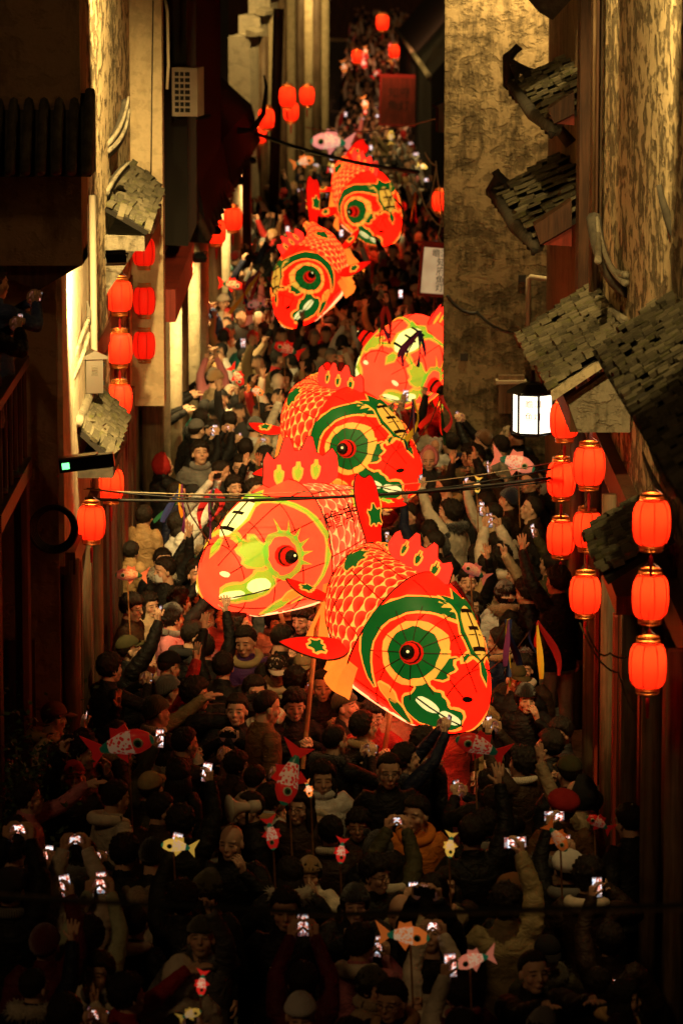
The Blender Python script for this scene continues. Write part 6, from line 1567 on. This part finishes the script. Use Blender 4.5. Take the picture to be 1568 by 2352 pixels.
for a in ((290, 1712, 165, 12, 2.05, RD, .10, 'long red scaled toy fish lantern with pointed tail, held up near the shopfront'),
          (297, 1322, 78, 178, 2.1, WH, .06, 'small white patchwork toy fish by the red door'),
          (668, 1790, 150, -105, 2.15, RD, .12, 'red toy fish lantern nose down on a stick beside the white fleece coat'),
          (622, 1920, 80, -80, 2.1, RD, .25, 'round shiny red toy fish facing the front rows'),
          (405, 1945, 85, 172, 2.0, YE, .5, 'tiny brightly lit yellow-green toy fish lantern'),
          (785, 1958, 62, -95, 2.0, RD, .5, 'tiny red and green patterned toy fish beside the glasses child'),
          (1095, 1715, 130, 160, 2.0, RD, .12, 'red toy fish with a white forehead under the front fish mouth'),
          (1185, 1066, 105, -18, 2.2, WH, .55, 'white and red toy fish lantern below the glowing box lamp'),
          (1097, 1117, 40, -95, 2.1, YE, .7, 'tiny lit toy fish dangling by the overhead cables'),
          (1085, 1312, 72, 150, 2.1, PK, .10, 'pale pink clear toy fish beside the cream puffer jacket'),
          (655, 802, 72, 160, 2.1, RD, .12, 'red toy fish above the khaki coat'),
          (535, 656, 62, -10, 2.1, RD, .15, 'red toy fish by the teal beanie'),
          (708, 1815, 42, -75, 2.0, OR, 1.2, 'tiny orange glowing toy fish next to the white fleece coat'),
          (1280, 1928, 82, -55, 2.0, OR, .10, 'orange and white goldfish balloon near the shaggy beige coat'),
          (1370, 1890, 72, 150, 2.0, RD, .06, 'red goldfish balloon with a blue-rimmed eye near the timber front'),
          (935, 2152, 125, -4, 2.0, OR, .35, 'orange goldfish lantern with forked tail in the front rows'),
          (1085, 2208, 100, 195, 2.0, WH, .45, 'white toy fish with red spots in the front rows'),
          (1035, 1945, 62, -95, 2.0, YE, .5, 'yellow glowing toy fish half behind a lit phone'),
          (465, 2262, 62, -95, 2.0, RD, .6, 'red lit toy fish among raised phones in the front rows'),
          (440, 2330, 60, 20, 2.0, YE, .25, 'yellow spotted toy fish in the front rows'),
          (545, 868, 58, -60, 2.1, RD, .25, 'red shiny toy fish behind the tan beanie'), (590, 900, 45, -20, 2.1, OR, .7, 'orange lit toy fish beside the khaki coat'),
          (408, 742, 40, -80, 2.1, WH, .3, 'white toy fish against the doorway of the white columned house'),
          (585, 700, 45, 190, 2.1, PK, .2, 'pink toy fish near the cream beanie'),
          (755, 328, 100, 178, 2.6, PK, 1.0, 'large pale pink fish lantern far down the street behind the rearmost big fish'),
          (700, 372, 55, 12, 2.2, OR, .9, 'far orange fish lantern beneath the pale pink one')):
    toy(*a)
fl = random.Random(5)
for i in range(22):
    vx, vy = fl.uniform(755, 985), fl.uniform(62, 400)
    toy(vx, vy, fl.uniform(18, 38), fl.uniform(-100, 100), 2.2, fl.choice([RD, RD, OR, OR, YE]), fl.uniform(.6, 2.0), 'tiny far-off glowing fish lantern specks above the distant crowd')
# lit phones glinting in the middle distance
for i in range(26):
    y = fl.uniform(58, 120); x = fl.uniform(xl(y) + .2, xr(y) - .2); M = Matrix.Translation((x, y, fl.uniform(1.75, 2.0))) @ Matrix.Rotation(fl.uniform(-.4, .4), 4, 'Z') @ Matrix.Rotation(fl.choice([0, 0, PI / 2]), 4, 'Y')
    add_phone(M, 'tiny bright phone screen glinting in the distant crowd')
# ------------------------------------------------------------------ distant crowd, one mass
def lowpoly(key, ratio=.045):
    o = bpy.data.objects.new('tmp', BODY[key]['mesh']); COL.objects.link(o); d = o.modifiers.new('d', 'DECIMATE'); d.ratio = ratio
    dg = bpy.context.evaluated_depsgraph_get(); dg.update(); me = bpy.data.meshes.new_from_object(o.evaluated_get(dg)); bpy.data.objects.remove(o)
    n = len(me.vertices); v = np.empty(n * 3); me.vertices.foreach_get('co', v); v = v.reshape(-1, 3)
    hl = np.empty(n * 3); me.attributes['hl'].data.foreach_get('vector', hl); hl = hl.reshape(-1, 3)
    me.calc_loop_triangles(); nt = len(me.loop_triangles); tr = np.empty(nt * 3, int); me.loop_triangles.foreach_get('vertices', tr); mi = np.empty(nt, int); me.loop_triangles.foreach_get('material_index', mi)
    head = hl[:, 0] < 5; hair = head & ((hl[:, 2] > .052) | ((hl[:, 1] < .0) & (hl[:, 2] > -.06)))
    v = v.copy(); v[hair] += (v[hair] - np.array(BODY[key]['head'].translation)) * .10
    reg = np.zeros(n, int)
    for m_ in (1, 2, 3): reg[tr.reshape(-1, 3)[mi == m_].ravel()] = m_
    reg[hair] = 4
    return v, tr.reshape(-1, 3), reg
LOW = [lowpoly(k) for k in ('stand_m', 'stand_left_w', 'photo_high_m', 'photo_right_w', 'wave_m', 'stand_up_m', 'chin_w')]
VV, TT, CC = [], [], []; nb = 0; P2 = []
fr = random.Random(77); cells = {}
for _ in range(44000):
    y = 50.6 + 148 * fr.random() ** 1.15; x = fr.uniform(xl(y) + .1, xr(y) - .1)
    if not fish_clear(x, y): continue
    cx_, cy_ = int(x / .6), int(y / .6)
    if any((x - a) ** 2 + (y - b) ** 2 < .5 ** 2 for i in (-1, 0, 1) for j in (-1, 0, 1) for a, b in cells.get((cx_ + i, cy_ + j), [])): continue
    if not free(x, y, .42): continue
    cells.setdefault((cx_, cy_), []).append((x, y)); P2.append((x, y))
P2 = P2[:1150]
for (x, y) in P2:
    v, tr, reg = LOW[fr.choice((0, 0, 1, 1, 2, 3, 4, 5, 6))]; a = fr.gauss(PI, 1.0) if fr.random() < .7 else fr.uniform(-1, 1); h = fr.uniform(.9, 1.06)
    ca, sa = math.cos(a), math.sin(a); q = v * h; q = np.stack([q[:, 0] * ca - q[:, 1] * sa + x, q[:, 0] * sa + q[:, 1] * ca + y, q[:, 2]], -1)
    jc = np.array(COLN[fr.choice(tops + ['red', 'cream', 'white'])]); hc = np.array(COLN[fr.choice(['black'] * 7 + ['cream', 'red', 'tan', 'grey'])])
    pal = np.array([(.56, .33, .22), jc, jc * .3, (.02, .02, .02), hc]); VV.append(q); TT.append(tr + nb); CC.append(pal[reg]); nb += len(v)
me = bpy.data.meshes.new('distant_crowd'); V = np.vstack(VV); T = np.vstack(TT); me.vertices.add(len(V)); me.vertices.foreach_set('co', V.ravel())
me.loops.add(len(T) * 3); me.loops.foreach_set('vertex_index', T.ravel().astype(np.int32)); me.polygons.add(len(T)); me.polygons.foreach_set('loop_start', np.arange(0, len(T) * 3, 3, dtype=np.int32)); me.update(calc_edges=True); me.validate()
at = me.color_attributes.new('tint', 'FLOAT_COLOR', 'POINT'); at.data.foreach_set('color', np.hstack([np.vstack(CC), np.ones((len(V), 1))]).astype(np.float32).ravel()); me.shade_smooth()
m, t = newmat('distant_crowd'); a_ = t.node('ShaderNodeVertexColor', layer_name='tint'); prin(t, X(t, a_.outputs[0]), .8)
tag(mesh_obj('distant_crowd', me, 'distant_crowd'), 'dense far-off crowd filling the street behind the big fish', 'crowd', kind='stuff')
# ------------------------------------------------------------------ bush at the shop corner
def leaf_mat():
    m, t = newmat('leaf'); prin(t, t.mix(t.rnd, (.025, .06, .018), (.06, .10, .03)), .55); m, t = newmat('bark'); n, _ = t.noise(t.obj, 20, 4); prin(t, t.mix(n, (.05, .035, .02), (.10, .07, .045)), .9)
leaf_mat()
r = empty('bush', (-2.62, 30.6, 0)); tag(r, 'dark leafy bush at the foot of the brown end wall', 'bush')
mb = MB(); lr = random.Random(3)
for k in range(9):
    a = lr.uniform(0, 2 * PI); e = Vector((math.cos(a) * lr.uniform(.2, .45), math.sin(a) * .4, lr.uniform(1.3, 2.0))); mb.tube([(0, 0, 0), e * .5 + Vector((0, 0, .2)), e], [.05, .025, .008], 6)
mb.obj('stem', 'bark', r, True)
mb = MB()
for k in range(2600):
    u = lr.gauss(0, .26), lr.gauss(0, .28), 1.35 + lr.gauss(0, .40)
    if u[2] < .3: continue
    c0 = Vector(u); d = Vector((lr.gauss(0, 1), lr.gauss(0, 1), lr.gauss(0, .6))).normalized(); s = d.cross(Vector((lr.gauss(0, 1), lr.gauss(0, 1), 1))).normalized()
    L_ = lr.uniform(.04, .075); mb.add([c0, c0 + d * L_ * .5 + s * L_ * .28, c0 + d * L_, c0 + d * L_ * .5 - s * L_ * .28], [(0, 1, 2, 3)])
mb.obj('crown', 'leaf', r)
# ------------------------------------------------------------------ balcony onlookers at the left edge
r = empty('balcony', (-2.9, 31.2, 0)); tag(r, 'dark balcony with a rail on the near side of the brown end wall', 'balcony')
mb = MB(); mb.b2((-3, -.9, 3.75), (.18, 2.2, 3.9)); mb.obj('slab', 'wood_dark', r)
for k in range(7): mb = MB(); mb.tube([(.12, -.85 + k * .5, 3.9), (.12, -.85 + k * .5, 4.75)], .03, 6); mb.obj('baluster', 'wood_dark', r)
mb = MB(); mb.b2((.07, -.9, 4.72), (.17, 2.2, 4.80)); mb.obj('rail', 'wood_dark', r)
mb = MB(); mb.tube([(.1, -.8, 0), (.1, -.8, 3.75)], .07, 8); mb.tube([(.1, 2.0, 0), (.1, 2.0, 3.75)], .07, 8); mb.obj('prop', 'wood_dark', r)
person(-2.92, 32.2, math.radians(-55), 'photo_eye', 'm', 'blue', 'short', z=3.9, label='person in blue denim jacket filming from the dark balcony')
person(-2.95, 31.3, math.radians(-50), 'photo_eye', 'w', 'black', 'long', z=3.9, h=.92, label='person in black filming from the dark balcony beside the denim jacket')
bpy.context.view_layer.update()
